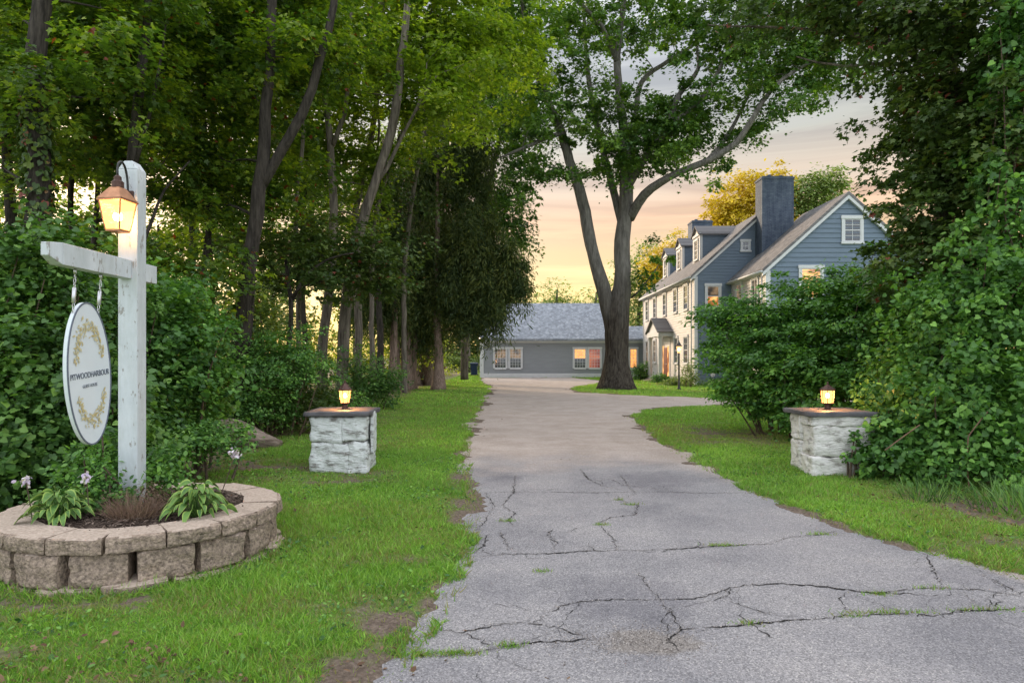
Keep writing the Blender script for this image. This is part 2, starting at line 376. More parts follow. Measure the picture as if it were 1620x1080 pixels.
# ------------------------------------------------------------------ driveway and ground
road = [(-1.6, -8), (-1.1, 1.5), (-.62, 3.2), (-.48, 3.97), (-.41, 4.73), (-.34, 5.67), (-.37, 7.35), (-.55, 8.86), (-.74, 11.1), (-.84, 13.8), (-.92, 20.3),
        (-.98, 28.8), (-1.0, 36), (-1.7, 42), (-2.2, 49), (-2.4, 53.9), (4.5, 53.9), (6.2, 46), (5.0, 40.5), (3.3, 37), (2.85, 34), (3.1, 31), (5.0, 28.6),
        (8.7, 26.2), (13, 25.5), (13, 23.3), (7.8, 23.0), (5.7, 22.3), (3.9, 20.6), (3.05, 18.2), (2.83, 13.3), (2.73, 10.2), (2.86, 7.85), (3.12, 6.3),
        (3.60, 5.1), (4.6, 3.5), (6.5, 1.5), (9, -8)]
RP = np.array(road)
def sdist(x, y):
    """signed distance to the driveway outline, positive outside"""
    x = np.asarray(x, float); y = np.asarray(y, float); d = np.full(x.shape, 1e9); ins = np.zeros(x.shape, bool)
    for i in range(len(RP)):
        ax, ay = RP[i]; bx, by = RP[(i+1) % len(RP)]
        t = np.clip(((x-ax)*(bx-ax)+(y-ay)*(by-ay))/((bx-ax)**2+(by-ay)**2), 0, 1)
        d = np.minimum(d, np.hypot(x-ax-t*(bx-ax), y-ay-t*(by-ay)))
        c = ((ay > y) != (by > y)) & (x < (bx-ax)*(y-ay)/(by-ay+1e-12)+ax); ins ^= c
    return np.where(ins, -d, d)
_rng = np.random.default_rng(5); _ph = _rng.random((14, 4))
def wav(x, y, f=1.0, k=0, oct=7):
    s = 0; a = 1; tot = 0
    for i in range(oct):
        p = _ph[(i+k) % 14]; an = p[0]*6.28+i*1.1; ff = f*(1.75**i)
        s = s+a*np.sin(ff*(x*np.cos(an)+y*np.sin(an))+p[1]*6.28)*np.cos(ff*.83*(-x*np.sin(an+.4)+y*np.cos(an+.4))+p[2]*6.28)
        tot += a*a; a *= .72
    return s/math.sqrt(tot)*1.4
def sm(a, b, x): t = np.clip((x-a)/(b-a), 0, 1); return t*t*(3-2*t)
def height(x, y, sd_=None):
    sd_ = sdist(x, y) if sd_ is None else sd_
    e = sd_+.09*wav(x, y, 2.2, 2)*np.clip(y/6, .5, 3)+.035*wav(x, y, 11, 5)
    h = -.035+.055*sm(-.12, .16, e)+.016*wav(x, y, 1.3, 1)*sm(.1, .6, sd_)
    return np.where(sd_ < -.45, -.035, h)
def lawnmask(x, y, sd_):
    """1 where grass grows thickly, lower on worn soil"""
    n = wav(x, y, 1.6, 3)
    m = sm(.03, .10, sd_+.10*wav(x, y, 3.2, 2)+.03*wav(x, y, 14, 6))
    def blob(cx, cy, rx, ry, k): return k*np.exp(-(((x-cx)/rx)**2+((y-cy)/ry)**2))
    soil = wav(x, y, 4, 11)*.0+blob(-3.55, 9.6, 1.0, .8, 1.2)+blob(-4.3, 8.3, .9, .5, .7)+blob(-.80, 3.35, .26, .5, 2.0)+blob(-.66, 4.1, .15, .4, 1.3)+blob(-.55, 7.4, .16, .8, .9)+blob(-.7, 8.9, .14, .7, .7)+blob(-1.9, 3.1, .7, .22, .8)+.6*sm(.5, 1.1, wav(x, y, 3.1, 9))*sm(8, 5, y)+blob(-2.6, 3.6, .5, .12, .6)+blob(-3.2, 3.3, .9, .22, .6)
    soil = soil+blob(5.4, 6.9, .9, .8, 1.1)+blob(5.0, 8.0, .6, .5, .8)+blob(4.2, 13.8, 1.4, 2.2, .62)+blob(-1.9, 9.2, .55, .5, .5)+blob(-2.2, 8.6, .8, .2, .6)+blob(-3.4, 17, 1.2, 4, .35)+blob(-2.9, 4.35, 1.1, .16, .5)
    woods = sm(-5.2, -6.2, x+.4*n)*sm(11, 14, y)+sm(-4.2, -4.8, x+.3*n)*sm(4.9, 5.6, y)
    m = m-np.clip(soil*(1+.5*n+.45*wav(x, y, 5, 9)), 0, 1)-.9*np.clip(woods, 0, 1)
    return np.clip(m, 0, 1)
xs = np.unique(np.concatenate([np.linspace(-700, -40, 16), np.arange(-40, -8, .7), np.arange(-8, 8, .06), np.arange(8, 30, .6), np.linspace(30, 700, 16)]))
ys = np.unique(np.concatenate([np.linspace(-80, 0, 9), np.arange(0, 2.9, .3), np.arange(2.9, 14, .06), np.arange(14, 34, .16), np.arange(34, 66, .4), np.linspace(66, 1500, 26)]))
XX, YY = np.meshgrid(xs, ys); xf, yf = XX.ravel(), YY.ravel(); sdg = sdist(xf, yf)
zz = height(xf, yf, sdg)
nx, ny = len(xs), len(ys)
me = bpy.data.meshes.new('ground'); me.vertices.add(nx*ny); me.vertices.foreach_set('co', np.stack([xf, yf, zz], 1).astype(np.float32).ravel())
ii = (np.arange(ny-1)[:, None]*nx+np.arange(nx-1)[None, :]).ravel()
q = np.stack([ii, ii+1, ii+nx+1, ii+nx], 1).astype(np.int32)
me.loops.add(q.size); me.loops.foreach_set('vertex_index', q.ravel()); me.polygons.add(len(q)); me.polygons.foreach_set('loop_start', (np.arange(len(q))*4).astype(np.int32))
me.update(calc_edges=True); me.polygons.foreach_set('use_smooth', np.ones(len(q), bool))
at = me.attributes.new('lawn', 'FLOAT', 'POINT'); at.data.foreach_set('value', lawnmask(xf, yf, sdg).astype(np.float32))
gm, t, b = newmat('ground_soil')
tcn = t.nodes.new('ShaderNodeTexCoord')
def tn(t, src, scale, detail=8, rough=.6, stretch=None):
    n = t.nodes.new('ShaderNodeTexNoise'); n.inputs['Scale'].default_value = scale; n.inputs['Detail'].default_value = detail; n.inputs['Roughness'].default_value = rough
    if stretch:
        mp_ = t.nodes.new('ShaderNodeMapping'); mp_.inputs['Scale'].default_value = stretch; t.links.new(src, mp_.inputs[0]); src = mp_.outputs[0]
    t.links.new(src, n.inputs[0]); return n.outputs[0]
def ramp(t, src, stops):
    r = t.nodes.new('ShaderNodeValToRGB'); t.links.new(src, r.inputs[0]); e = r.color_ramp.elements
    e[0].position = stops[0][0]; e[0].color = (*stops[0][1], 1); e[1].position = stops[-1][0]; e[1].color = (*stops[-1][1], 1)
    for p, c in stops[1:-1]: x = e.new(p); x.color = (*c, 1)
    return r.outputs[0]
def mixc(t, fac, a, b_, mode='MIX'):
    m = t.nodes.new('ShaderNodeMixRGB'); m.blend_type = mode
    for i, v in ((0, fac), (1, a), (2, b_)):
        if isinstance(v, (int, float)): m.inputs[i].default_value = v
        elif isinstance(v, tuple): m.inputs[i].default_value = (*v, 1)
        else: t.links.new(v, m.inputs[i])
    return m.outputs[0]
soilc = ramp(t, tn(t, tcn.outputs['Object'], 35, 9, .7), [(.3, (.075, .055, .042)), (.5, (.15, .115, .09)), (.7, (.27, .215, .17))])
grc = ramp(t, tn(t, tcn.outputs['Object'], 22, 8, .75), [(.3, (.06, .11, .02)), (.5, (.13, .23, .04)), (.7, (.25, .34, .08))])
big = ramp(t, tn(t, tcn.outputs['Object'], .35, 4), [(.38, (.75, .85, .8)), (.62, (1.35, 1.15, 1.0))])
grc2 = mixc(t, .7, grc, big, 'MULTIPLY')
la = t.nodes.new('ShaderNodeAttribute'); la.attribute_name = 'lawn'
colr = mixc(t, la.outputs['Fac'], soilc, grc2)
t.links.new(colr, b.inputs['Base Color']); b.inputs['Roughness'].default_value = .95; b.inputs['Specular IOR Level'].default_value = .1
bp = t.nodes.new('ShaderNodeBump'); bp.inputs['Strength'].default_value = .8; bp.inputs['Distance'].default_value = .02
t.links.new(tn(t, tcn.outputs['Object'], 40, 8, .7), bp.inputs['Height']); t.links.new(bp.outputs[0], b.inputs['Normal'])
tag(link('ground', me, gm), kind='structure')

# driveway: one flat sheet; the verge rises out of it
def offset_poly(poly, d):
    n = len(poly); res = []
    for i in range(n):
        p0 = Vector(poly[i-1]); p1 = Vector(poly[i]); p2 = Vector(poly[(i+1) % n])
        a = (p1-p0).normalized(); c = (p2-p1).normalized(); nn = Vector((a.y+c.y, -a.x-c.x)).normalized()
        res.append(p1+nn*d)      # outline runs clockwise
    return res
rm, t, b = newmat('asphalt')
tcn = t.nodes.new('ShaderNodeTexCoord'); ob = tcn.outputs['Object']
vor = t.nodes.new('ShaderNodeTexVoronoi'); vor.inputs['Scale'].default_value = 130; t.links.new(ob, vor.inputs[0])
bwv = t.nodes.new('ShaderNodeRGBToBW'); t.links.new(vor.outputs['Color'], bwv.inputs[0])
asp = ramp(t, bwv.outputs[0], [(.15, (.165, .16, .163)), (.5, (.265, .255, .26)), (.78, (.345, .332, .335)), (.95, (.50, .475, .45))])
gra = ramp(t, bwv.outputs[0], [(.15, (.28, .235, .205)), (.5, (.42, .36, .32)), (.8, (.51, .445, .40)), (.95, (.62, .56, .52))])
blot = ramp(t, tn(t, ob, .9, 7, .62), [(.33, (.66, .66, .69)), (.5, (.96, .95, .95)), (.68, (1.2, 1.17, 1.13))])
asp = mixc(t, .8, asp, blot, 'MULTIPLY')
blot2 = ramp(t, tn(t, ob, 1.3, 7, .7), [(.35, (.78, .74, .70)), (.62, (1.08, 1.06, 1.06))])
gra = mixc(t, .8, gra, blot2, 'MULTIPLY')
sx = t.nodes.new('ShaderNodeSeparateXYZ'); t.links.new(ob, sx.inputs[0])
nz = tn(t, ob, .8, 7, .65)
def math_(t, op, a, b_=None, c=None):
    m = t.nodes.new('ShaderNodeMath'); m.operation = op
    for i, v in enumerate((a, b_, c)):
        if v is None: continue
        if isinstance(v, (int, float)): m.inputs[i].default_value = v
        else: t.links.new(v, m.inputs[i])
    return m.outputs[0]
ym = math_(t, 'MULTIPLY_ADD', nz, 5.0, math_(t, 'SUBTRACT', sx.outputs[1], 2.5))       # y + noise
# gravel creeps in from the edges
xa = math_(t, 'ABSOLUTE', math_(t, 'SUBTRACT', sx.outputs[0], 1.0))
ym = math_(t, 'ADD', ym, math_(t, 'MULTIPLY', math_(t, 'POWER', math_(t, 'MULTIPLY', xa, .55), 4.0), 1.2))
nzf = tn(t, ob, 5, 8, .75)
def spot(cx, cy, rx, ry, w0=1.1):
    a = math_(t, 'POWER', math_(t, 'MULTIPLY', math_(t, 'SUBTRACT', sx.outputs[0], cx), 1/rx), 2.0); c = math_(t, 'POWER', math_(t, 'MULTIPLY', math_(t, 'SUBTRACT', sx.outputs[1], cy), 1/ry), 2.0)
    d = math_(t, 'ADD', math_(t, 'ADD', a, c), math_(t, 'ADD', math_(t, 'MULTIPLY_ADD', nz, 5.0, -2.5), math_(t, 'MULTIPLY_ADD', nzf, 4.0, -2.0))); q = t.nodes.new('ShaderNodeMapRange'); q.inputs[1].default_value = 1.1; q.inputs[2].default_value = 1.1-w0; t.links.new(d, q.inputs[0]); return q.outputs[0]
for c_ in ((-.12, 8.9, .30, .55), (1.9, 9.0, 1.2, .5), (.75, 4.55, .5, .5), (3.6, 5.0, .7, .3)): asp = mixc(t, math_(t, 'MULTIPLY', spot(*c_), .6), asp, mixc(t, 1.0, asp, (.66, .66, .70), 'MULTIPLY'))
asp = mixc(t, math_(t, 'MULTIPLY', spot(.72, 3.83, .32, .16, .9), .9), asp, mixc(t, 1.0, gra, (.62, .66, .68), 'MULTIPLY'))
mr = t.nodes.new('ShaderNodeMapRange'); mr.inputs[1].default_value = 9.4; mr.inputs[2].default_value = 11.6; t.links.new(ym, mr.inputs[0])
t.links.new(mixc(t, mr.outputs[0], asp, gra), b.inputs['Base Color'])
b.inputs['Roughness'].default_value = .85; b.inputs['Specular IOR Level'].default_value = .25
bp = t.nodes.new('ShaderNodeBump'); bp.inputs['Strength'].default_value = .55; bp.inputs['Distance'].default_value = .006
t.links.new(math_(t, 'ADD', vor.outputs['Distance'], math_(t, 'MULTIPLY', tn(t, ob, 14, 8, .7), 1.5)), bp.inputs['Height']); t.links.new(bp.outputs[0], b.inputs['Normal'])
crackm = pm('crack', (.018, .017, .016), .95, .4, 60)
sandm = pm('sandy_grit', (.20, .175, .15), .95, 0, 70, .5, 90, col2=(.42, .38, .34))
mb = MB(); mb.face([(p.x, p.y, 0) for p in offset_poly(road, -.35)])
if True:   # make sure it faces up
    a = sum(mb.v[i][0]*mb.v[(i+1) % len(mb.v)][1]-mb.v[(i+1) % len(mb.v)][0]*mb.v[i][1] for i in range(len(mb.v)))
    if a < 0: mb.f[0] = tuple(reversed(mb.f[0]))
cr_ = random.Random(3)
def cpx(l): return [G(640+.605*x, 700+.605*y) for x, y in l]
cracks = [([(205, 131), (330, 129), (480, 131), (640, 129), (790, 132), (905, 131)], .012),
 ([(185, 300), (260, 292), (390, 290), (450, 285), (560, 282), (640, 282), (740, 275), (830, 270), (960, 265), (1000, 248), (1080, 242), (1130, 232)], .016),
 ([(80, 487), (150, 497), (250, 475), (340, 470), (400, 430), (470, 415), (560, 410), (640, 412)], .011),
 ([(640, 412), (700, 410), (780, 405), (810, 395), (860, 380), (900, 372), (980, 370), (1080, 375), (1160, 385), (1240, 395), (1320, 382), (1400, 380), (1500, 385), (1600, 400)], .02),
 ([(60, 557), (130, 557), (240, 540), (300, 525), (400, 520), (500, 515)], .014),
 ([(700, 490), (760, 487), (900, 475), (980, 468), (1080, 460), (1160, 452), (1280, 447), (1380, 453), (1460, 440), (1560, 437), (1660, 430)], .017),
 ([(605, 335), (640, 380), (665, 410), (700, 450), (725, 490), (690, 515), (715, 545)], .012),
 ([(555, 135), (560, 150), (610, 165), (600, 190), (540, 195), (510, 210), (520, 225), (545, 250), (555, 282)], .013),
 ([(460, 70), (480, 95), (520, 115), (575, 125)], .016), ([(290, 85), (285, 130), (255, 165), (290, 185), (270, 205), (290, 220)], .012),
 ([(250, 235), (270, 270), (275, 285)], .012), ([(390, 225), (375, 240), (395, 262), (385, 285)], .011), ([(1365, 290), (1370, 310), (1410, 380)], .009),
 ([(565, 85), (590, 120), (600, 131)], .01), ([(810, 400), (880, 425), (960, 450)], .007), ([(1500, 340), (1560, 370), (1620, 400)], .007),
 ([(320, 470), (400, 485), (480, 510)], .009), ([(150, 497), (200, 515), (240, 540)], .008), ([(480, 265), (500, 285)], .008), ([(180, 290), (210, 265), (215, 240)], .009),
 ([(210, 131), (235, 165), (215, 200), (190, 230)], .009), ([(1460, 390), (1500, 430)], .006), ([(500, 100), (540, 96), (575, 112), (640, 118), (700, 128)], .008)]
def densify(p, jit, step):
    o = [Vector(p[0])]
    for a, b_ in zip(p[:-1], p[1:]):
        a = Vector(a); b_ = Vector(b_); n = max(2, int((b_-a).length/step))
        for i in range(1, n+1):
            q = a.lerp(b_, i/n); o.append(q+Vector((cr_.gauss(0, jit), cr_.gauss(0, jit))))
    return o
_more = []
for pl, wd in cracks:
    w_ = cpx(pl)
    for _ in range(4):
        i = cr_.randrange(len(w_)-1); q = Vector(w_[i]).lerp(Vector(w_[i+1]), cr_.random()); an = cr_.uniform(0, 6.28); pth = [tuple(q)]
        for _k in range(cr_.randint(2, 6)):
            an += cr_.gauss(0, .55); q = q+Vector((math.cos(an), math.sin(an)))*cr_.uniform(.06, .16); pth.append(tuple(q))
        _more.append((pth, cr_.uniform(.003, .0055)))
for pl, wd in [(cpx(a), b_*.72) for a, b_ in cracks]+_more:
    pts = densify(pl, .010, .028); n = len(pts); prev = None
    for i, p in enumerate(pts):
        t_ = (pts[min(i+1, n-1)]-pts[max(i-1, 0)]).normalized(); nn = Vector((-t_.y, t_.x)); ww = wd*.55*cr_.uniform(.15, 1.5)*(1+.6*math.sin(i*.13+wd*999))*min(1, .2+4*min(i, n-1-i)/n)
        cur = (p+nn*ww, p-nn*ww)
        if prev and (cr_.random() > .06): mb.face([(prev[1].x, prev[1].y, .004), (cur[1].x, cur[1].y, .004), (cur[0].x, cur[0].y, .004), (prev[0].x, prev[0].y, .004)], 1)
        prev = cur
tag(mb.build('driveway', [rm, crackm]), kind='structure')
# broken-out spot with loose grit
rg = np.random.default_rng(8)
c0 = G(1035, 1012)
crx, cry = [], []
for a_, b_ in cracks:
    w_ = np.array(cpx(a_))
    for p0, p1 in zip(w_[:-1], w_[1:]):
        kk = int(np.hypot(*(p1-p0))*130); tt = rg.random(kk)[:, None]; q_ = p0+(p1-p0)*tt+rg.normal(size=(kk, 2))*.016; crx.append(q_[:, 0]); cry.append(q_[:, 1])
crx = np.concatenate(crx); cry = np.concatenate(cry); nG = 5200+len(crx)
gx = np.concatenate([rg.normal(c0[0], .16, 900), rg.normal(c0[0]-.25, .22, 1100), rg.uniform(-1, 6.5, 3200), crx]); gy = np.concatenate([rg.normal(c0[1], .12, 900), rg.normal(c0[1]-.03, .12, 1100), rg.uniform(3.3, 9, 3200), cry])
# clusters first, then scattered bits that gather by the verge
sdv = sdist(gx, gy); keep = (sdv < .0)&((np.arange(nG) < 2000)|(np.arange(nG) >= 5200)|(sdv > -.28)|(rg.random(nG) < .18)); gx, gy = gx[keep], gy[keep]; k = len(gx)
me = leafmesh('grit', 'quad', np.stack([gx, gy, np.full(k, .004)], 1), rg.normal(size=(k, 3))*.6+[0, 0, .8], rg.normal(size=(k, 3)), rg.uniform(.004, .013, k), rg.random(k))
gritm = leafmat('grit', (.10, .09, .085), (.24, .21, .19), (.45, .40, .36), 0, .9)
tag(link('loose_grit', me, gritm), 'loose grey grit and sand on the cracked asphalt drive', 'grit', kind='stuff')
# fallen leaves and litter
k = 1500; fx = rg.uniform(-6, 8, k); fy = 3+rg.random(k)**1.5*34; s_ = sdist(fx, fy)
keep = (s_ > .05)|((fy > 10.5)&(rg.random(k) < .7)&(s_ > -2.6)); fx, fy = fx[keep], fy[keep]
ex = np.concatenate([rg.normal(-2.3, 1.2, 500), rg.normal(5.3, .8, 700), rg.normal(-3.6, .8, 400)]); ey = np.concatenate([rg.normal(3.35, .25, 500), rg.normal(7.0, .8, 700), rg.normal(9.0, .9, 400)])
fx = np.concatenate([fx, ex]); fy = np.concatenate([fy, ey]); k = len(fx)
me = leafmesh('fallen_leaf', 'oval', np.stack([fx, fy, height(fx, fy)+.012+.02*rg.random(k)], 1), rg.normal(size=(k, 3))*.35+[0, 0, .8], rg.normal(size=(k, 3)), rg.uniform(.018, .05, k), rg.random(k))
zfix = None
tag(link('fallen_leaf', me, M['leaf_dead']), 'brown dry leaves scattered over the lawn and driveway edge', 'fallen leaves', kind='stuff')

# grass blades
PC, PR = (-3.0, 5.58), 1.01       # ring planter
def grass_pts(rng, x0, x1, y0, y1, dens, cull=True):
    n = int((x1-x0)*(y1-y0)*dens); x = rng.uniform(x0, x1, n); y = rng.uniform(y0, y1, n)
    if cull: k = (np.abs(x) < y*.77+.25); x, y = x[k], y[k]
    s = sdist(x, y); k = s > -.06; x, y, s = x[k], y[k], s[k]
    m = lawnmask(x, y, s); k = rng.random(len(x)) < np.clip(m*1.1+.05, 0, 1); x, y, m, s = x[k], y[k], m[k], s[k]
    k = (np.hypot(x-PC[0], y-PC[1]) > PR-.02); return x[k], y[k], m[k], s[k]
rg = np.random.default_rng(11); X_, Y_, Mk, Sz, Wd = [], [], [], [], []
for (x0, x1, y0, y1, dn, h, wdt) in ((-4.5, 0, 3.0, 7, 9500, .046, .0062), (-7, .2, 7, 12, 4200, .045, .0080), (2.3, 8, 4, 9, 5000, .048, .0075), (2.3, 12, 9, 14, 1900, .05, .010),
                                   (-9, .2, 12, 22, 1100, .05, .013), (2.3, 12, 14, 24, 900, .05, .015), (-12, .2, 22, 40, 260, .06, .024), (2.5, 13, 27, 40, 330, .06, .024), (-20, 12, 40, 60, 90, .08, .04)):
    x, y, m, s = grass_pts(rg, x0, x1, y0, y1, dn); X_.append(x); Y_.append(y); Mk.append(m)
    patch = 1+.35*wav(x, y, 2.4, 7); Sz.append(h*rg.uniform(.5, 1.5, len(x))*(.55+.45*m)*np.clip(patch, .5, 1.6)); Wd.append(wdt*rg.uniform(.5, 1.0, len(x))*np.where(rg.random(len(x)) < .12, 2.1, 1))
# a shaggier fringe along the verge, the foot of the planter and the cracks
x, y, m, s = grass_pts(rg, -2, 6, 3, 14, 3000); k = s < .12; X_.append(x[k]); Y_.append(y[k]); Mk.append(m[k]); Sz.append(rg.uniform(.04, .10, k.sum())); Wd.append(np.full(k.sum(), .008))
a = rg.random(2600)*2*np.pi; r = PR+.02+rg.random(2600)**2*.16; X_.append(PC[0]+np.cos(a)*r); Y_.append(PC[1]+np.sin(a)*r); Mk.append(np.ones(2600)*.8); Sz.append(rg.uniform(.04, .11, 2600)); Wd.append(np.full(2600, .007))
for (ux, uy, cnt, rw) in ((1240, 396, 90, .10), (1280, 445, 150, .22), (1160, 452, 60, .1), (900, 474, 60, .07), (830, 269, 130, .12), (1500, 438, 120, .25), (275, 532, 110, .08), (140, 552, 220, .12), (15, 556, 420, .12), (360, 337, 60, .06), (590, 162, 90, .08), (270, 205, 90, .08), (560, 150, 50, .05), (1380, 381, 60, .1), (1090, 240, 100, .12), (515, 215, 60, .06)):
    c = cpx([(ux, uy)])[0]; X_.append(rg.normal(c[0], rw*.6, cnt)); Y_.append(rg.normal(c[1], .018, cnt)); Mk.append(np.full(cnt, .6)); Sz.append(rg.uniform(.012, .05, cnt)); Wd.append(np.full(cnt, .005))
x = np.concatenate(X_); y = np.concatenate(Y_); m = np.concatenate(Mk); sz = np.concatenate(Sz); wd = np.concatenate(Wd); n = len(x)
z = np.maximum(height(x, y), np.where(sdist(x, y) < .0, 0, -1))-.004
dr = rg.normal(size=(n, 3))*[.75, .75, .3]+[0, 0, .9]
nn = np.stack([rg.normal(size=n), rg.normal(size=n)-.2, np.zeros(n)], 1)
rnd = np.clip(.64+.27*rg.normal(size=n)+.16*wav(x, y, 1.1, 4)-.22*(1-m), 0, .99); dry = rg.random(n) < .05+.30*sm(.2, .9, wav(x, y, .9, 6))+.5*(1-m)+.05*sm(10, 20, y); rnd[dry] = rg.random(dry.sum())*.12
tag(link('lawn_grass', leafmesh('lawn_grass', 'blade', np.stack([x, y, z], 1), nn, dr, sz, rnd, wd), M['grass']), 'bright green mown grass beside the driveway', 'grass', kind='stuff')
print('blades', n)
wx, wy, wm, _ = grass_pts(rg, -5, .2, 3, 11, 420); wx2, wy2, wm2, _ = grass_pts(rg, 2.3, 8, 4, 12, 260); wx = np.concatenate([wx, wx2]); wy = np.concatenate([wy, wy2])
kk = wav(wx, wy, 2.9, 8) > .15; wx, wy = wx[kk], wy[kk]; k = len(wx)
tag(link('clover', leafmesh('clover', 'oval', np.stack([wx, wy, height(wx, wy)+rg.uniform(.012, .04, k)], 1), rg.normal(size=(k, 3))*.4+[0, 0, .8], rg.normal(size=(k, 3)), rg.uniform(.015, .045, k), rg.random(k)), M['leaf_vine']), 'low clover and broad leaved weeds in the lawn', 'lawn weeds', kind='stuff')

# ------------------------------------------------------------------ buildings
class Fr:
    def __init__(s, o, u, n): s.o = Vector(o); s.u = Vector(u); s.n = Vector(n)
    def p(s, u, z, n=0): return s.o+s.u*u+s.n*n+Vector((0, 0, z))
    def box(s, mb, u0, u1, z0, z1, n0, n1, m=0):
        pts = [s.p(u0, z0, n1), s.p(u1, z0, n1), s.p(u1, z0, n0), s.p(u0, z0, n0), s.p(u0, z1, n1), s.p(u1, z1, n1), s.p(u1, z1, n0), s.p(u0, z1, n0)]
        if s.u.cross(Vector((0, 0, 1))).dot(s.n) < 0: pts = [pts[i] for i in (1, 0, 3, 2, 5, 4, 7, 6)]
        mb.hexa(pts, m)
def siding(name, fr, z0, z1, left, right, step, mat, parent, proud=.03):
    mb = MB(); z = z0; flip = fr.u.cross(Vector((0, 0, 1))).dot(fr.n) < 0
    while z < z1-.01:
        zt = min(z+step, z1)
        a, b_, c, d = fr.p(left(z), z, proud), fr.p(right(z), z, proud), fr.p(right(zt), zt, .004), fr.p(left(zt), zt, .004)
        e, f = fr.p(left(z), z, 0), fr.p(right(z), z, 0)
        mb.face([a, b_, c, d] if not flip else [d, c, b_, a]); mb.face([e, f, b_, a] if not flip else [a, b_, f, e])
        z = zt
    return mb.build(name, mat, parent)
def window(fr, uc, zb, w_, h_, parent, cols=2, rows=2, up='dark_glass', lo=None, trim=.10, shade=None, sill=True, both=True):
    lo = lo or up; mb = MB(); a, b_ = uc-w_/2, uc+w_/2; zt = zb+h_; t_ = trim
    fr.box(mb, a-t_, a, zb-t_*.2, zt+t_, .0, .075); fr.box(mb, b_, b_+t_, zb-t_*.2, zt+t_, .0, .075)
    fr.box(mb, a-t_-.03, b_+t_+.03, zt+t_*.02, zt+t_*1.25, .0, .095)
    if sill: fr.box(mb, a-t_-.04, b_+t_+.04, zb-t_*.9, zb, .0, .12)
    else: fr.box(mb, a, b_, zb-t_, zb, 0, .073)
    win = mb.build('window', M['trim_white'], parent)
    mb = MB(); zm = (zb+zt)/2; s_ = .045
    fr.box(mb, a, a+s_, zb, zt, .02, .055); fr.box(mb, b_-s_, b_, zb, zt, .02, .055)
    for z in (zb, zm-s_/2, zt-s_): fr.box(mb, a+s_, b_-s_, z, z+s_, .02, .053)
    for (z0, z1) in ((zb+s_, zm-s_/2), (zm+s_/2, zt-s_)):
        for i in range(1, cols):
            u = a+s_+(b_-a-2*s_)*i/cols; fr.box(mb, u-.011, u+.011, z0, z1, .025, .046)
        for i in range(1, rows):
            z = z0+(z1-z0)*i/rows; fr.box(mb, a+s_, b_-s_, z-.011, z+.011, .026, .044)
    mb.build('sash', M['trim_white'], win)
    mb = MB(); fr.box(mb, a+.01, b_-.01, zb+.01, zm, .005, .035, 0); fr.box(mb, a+.01, b_-.01, zm+.001, zt-.01, .005, .035, 1)
    mb.build('pane', [M[lo], M[up]], win)
    return win
def roofmat(name, axis, base, dark, light):
    m, t, b = newmat(name); tcn = t.nodes.new('ShaderNodeTexCoord'); sp = t.nodes.new('ShaderNodeSeparateXYZ'); t.links.new(tcn.outputs['Object'], sp.inputs[0])
    cb = t.nodes.new('ShaderNodeCombineXYZ'); t.links.new(sp.outputs[0 if axis == 'x' else 1], cb.inputs[0]); t.links.new(math_(t, 'MULTIPLY', sp.outputs[2], 1.5), cb.inputs[1])
    br = t.nodes.new('ShaderNodeTexBrick'); t.links.new(cb.outputs[0], br.inputs[0]); br.inputs['Scale'].default_value = 1; br.inputs['Brick Width'].default_value = .26; br.inputs['Row Height'].default_value = .15
    br.inputs['Mortar Size'].default_value = .008; br.inputs['Color1'].default_value = (*base, 1); br.inputs['Color2'].default_value = (*light, 1); br.inputs['Mortar'].default_value = (*dark, 1); br.inputs['Bias'].default_value = -.15
    nz_ = ramp(t, tn(t, cb.outputs[0], 26, 3, .8), [(.40, (.72, .74, .78)), (.62, (1.35, 1.33, 1.3))])
    vv = t.nodes.new('ShaderNodeTexVoronoi'); vv.inputs['Scale'].default_value = 5.5; t.links.new(cb.outputs[0], vv.inputs[0]); vb = t.nodes.new('ShaderNodeRGBToBW'); t.links.new(vv.outputs['Color'], vb.inputs[0])
    cel = ramp(t, vb.outputs[0], [(.2, dark), (.5, base), (.8, light)])
    t.links.new(mixc(t, .35, mixc(t, .45, br.outputs[0], cel), nz_, 'MULTIPLY'), b.inputs['Base Color']); b.inputs['Roughness'].default_value = .9
    bp = t.nodes.new('ShaderNodeBump'); bp.inputs['Strength'].default_value = .25; bp.inputs['Distance'].default_value = .01; t.links.new(br.outputs['Fac'], bp.inputs['Height']); bp.invert = True; t.links.new(bp.outputs[0], b.inputs['Normal'])
    return m
M['roof_house'] = roofmat('roof_house', 'y', (.15, .145, .15), (.07, .07, .075), (.24, .225, .225))
M['roof_garage'] = roofmat('roof_garage', 'x', (.20, .22, .25), (.13, .14, .16), (.36, .385, .42))
bmat, t, b = newmat('painted_brick'); tcn = t.nodes.new('ShaderNodeTexCoord'); sp = t.nodes.new('ShaderNodeSeparateXYZ'); t.links.new(tcn.outputs['Object'], sp.inputs[0])
cb = t.nodes.new('ShaderNodeCombineXYZ'); t.links.new(math_(t, 'ADD', sp.outputs[0], sp.outputs[1]), cb.inputs[0]); t.links.new(sp.outputs[2], cb.inputs[1])
br = t.nodes.new('ShaderNodeTexBrick'); t.links.new(cb.outputs[0], br.inputs[0]); br.inputs['Scale'].default_value = 1; br.inputs['Brick Width'].default_value = .22; br.inputs['Row Height'].default_value = .075; br.inputs['Mortar Size'].default_value = .008
br.inputs['Color1'].default_value = (.085, .115, .165, 1); br.inputs['Color2'].default_value = (.13, .165, .215, 1); br.inputs['Mortar'].default_value = (.055, .075, .11, 1)
stn = ramp(t, tn(t, tcn.outputs['Object'], 1.4, 8, .7, (2, 2, .5)), [(.35, (.45, .5, .6)), (.65, (1.25, 1.2, 1.15))])
t.links.new(mixc(t, .9, br.outputs[0], stn, 'MULTIPLY'), b.inputs['Base Color']); b.inputs['Roughness'].default_value = .8
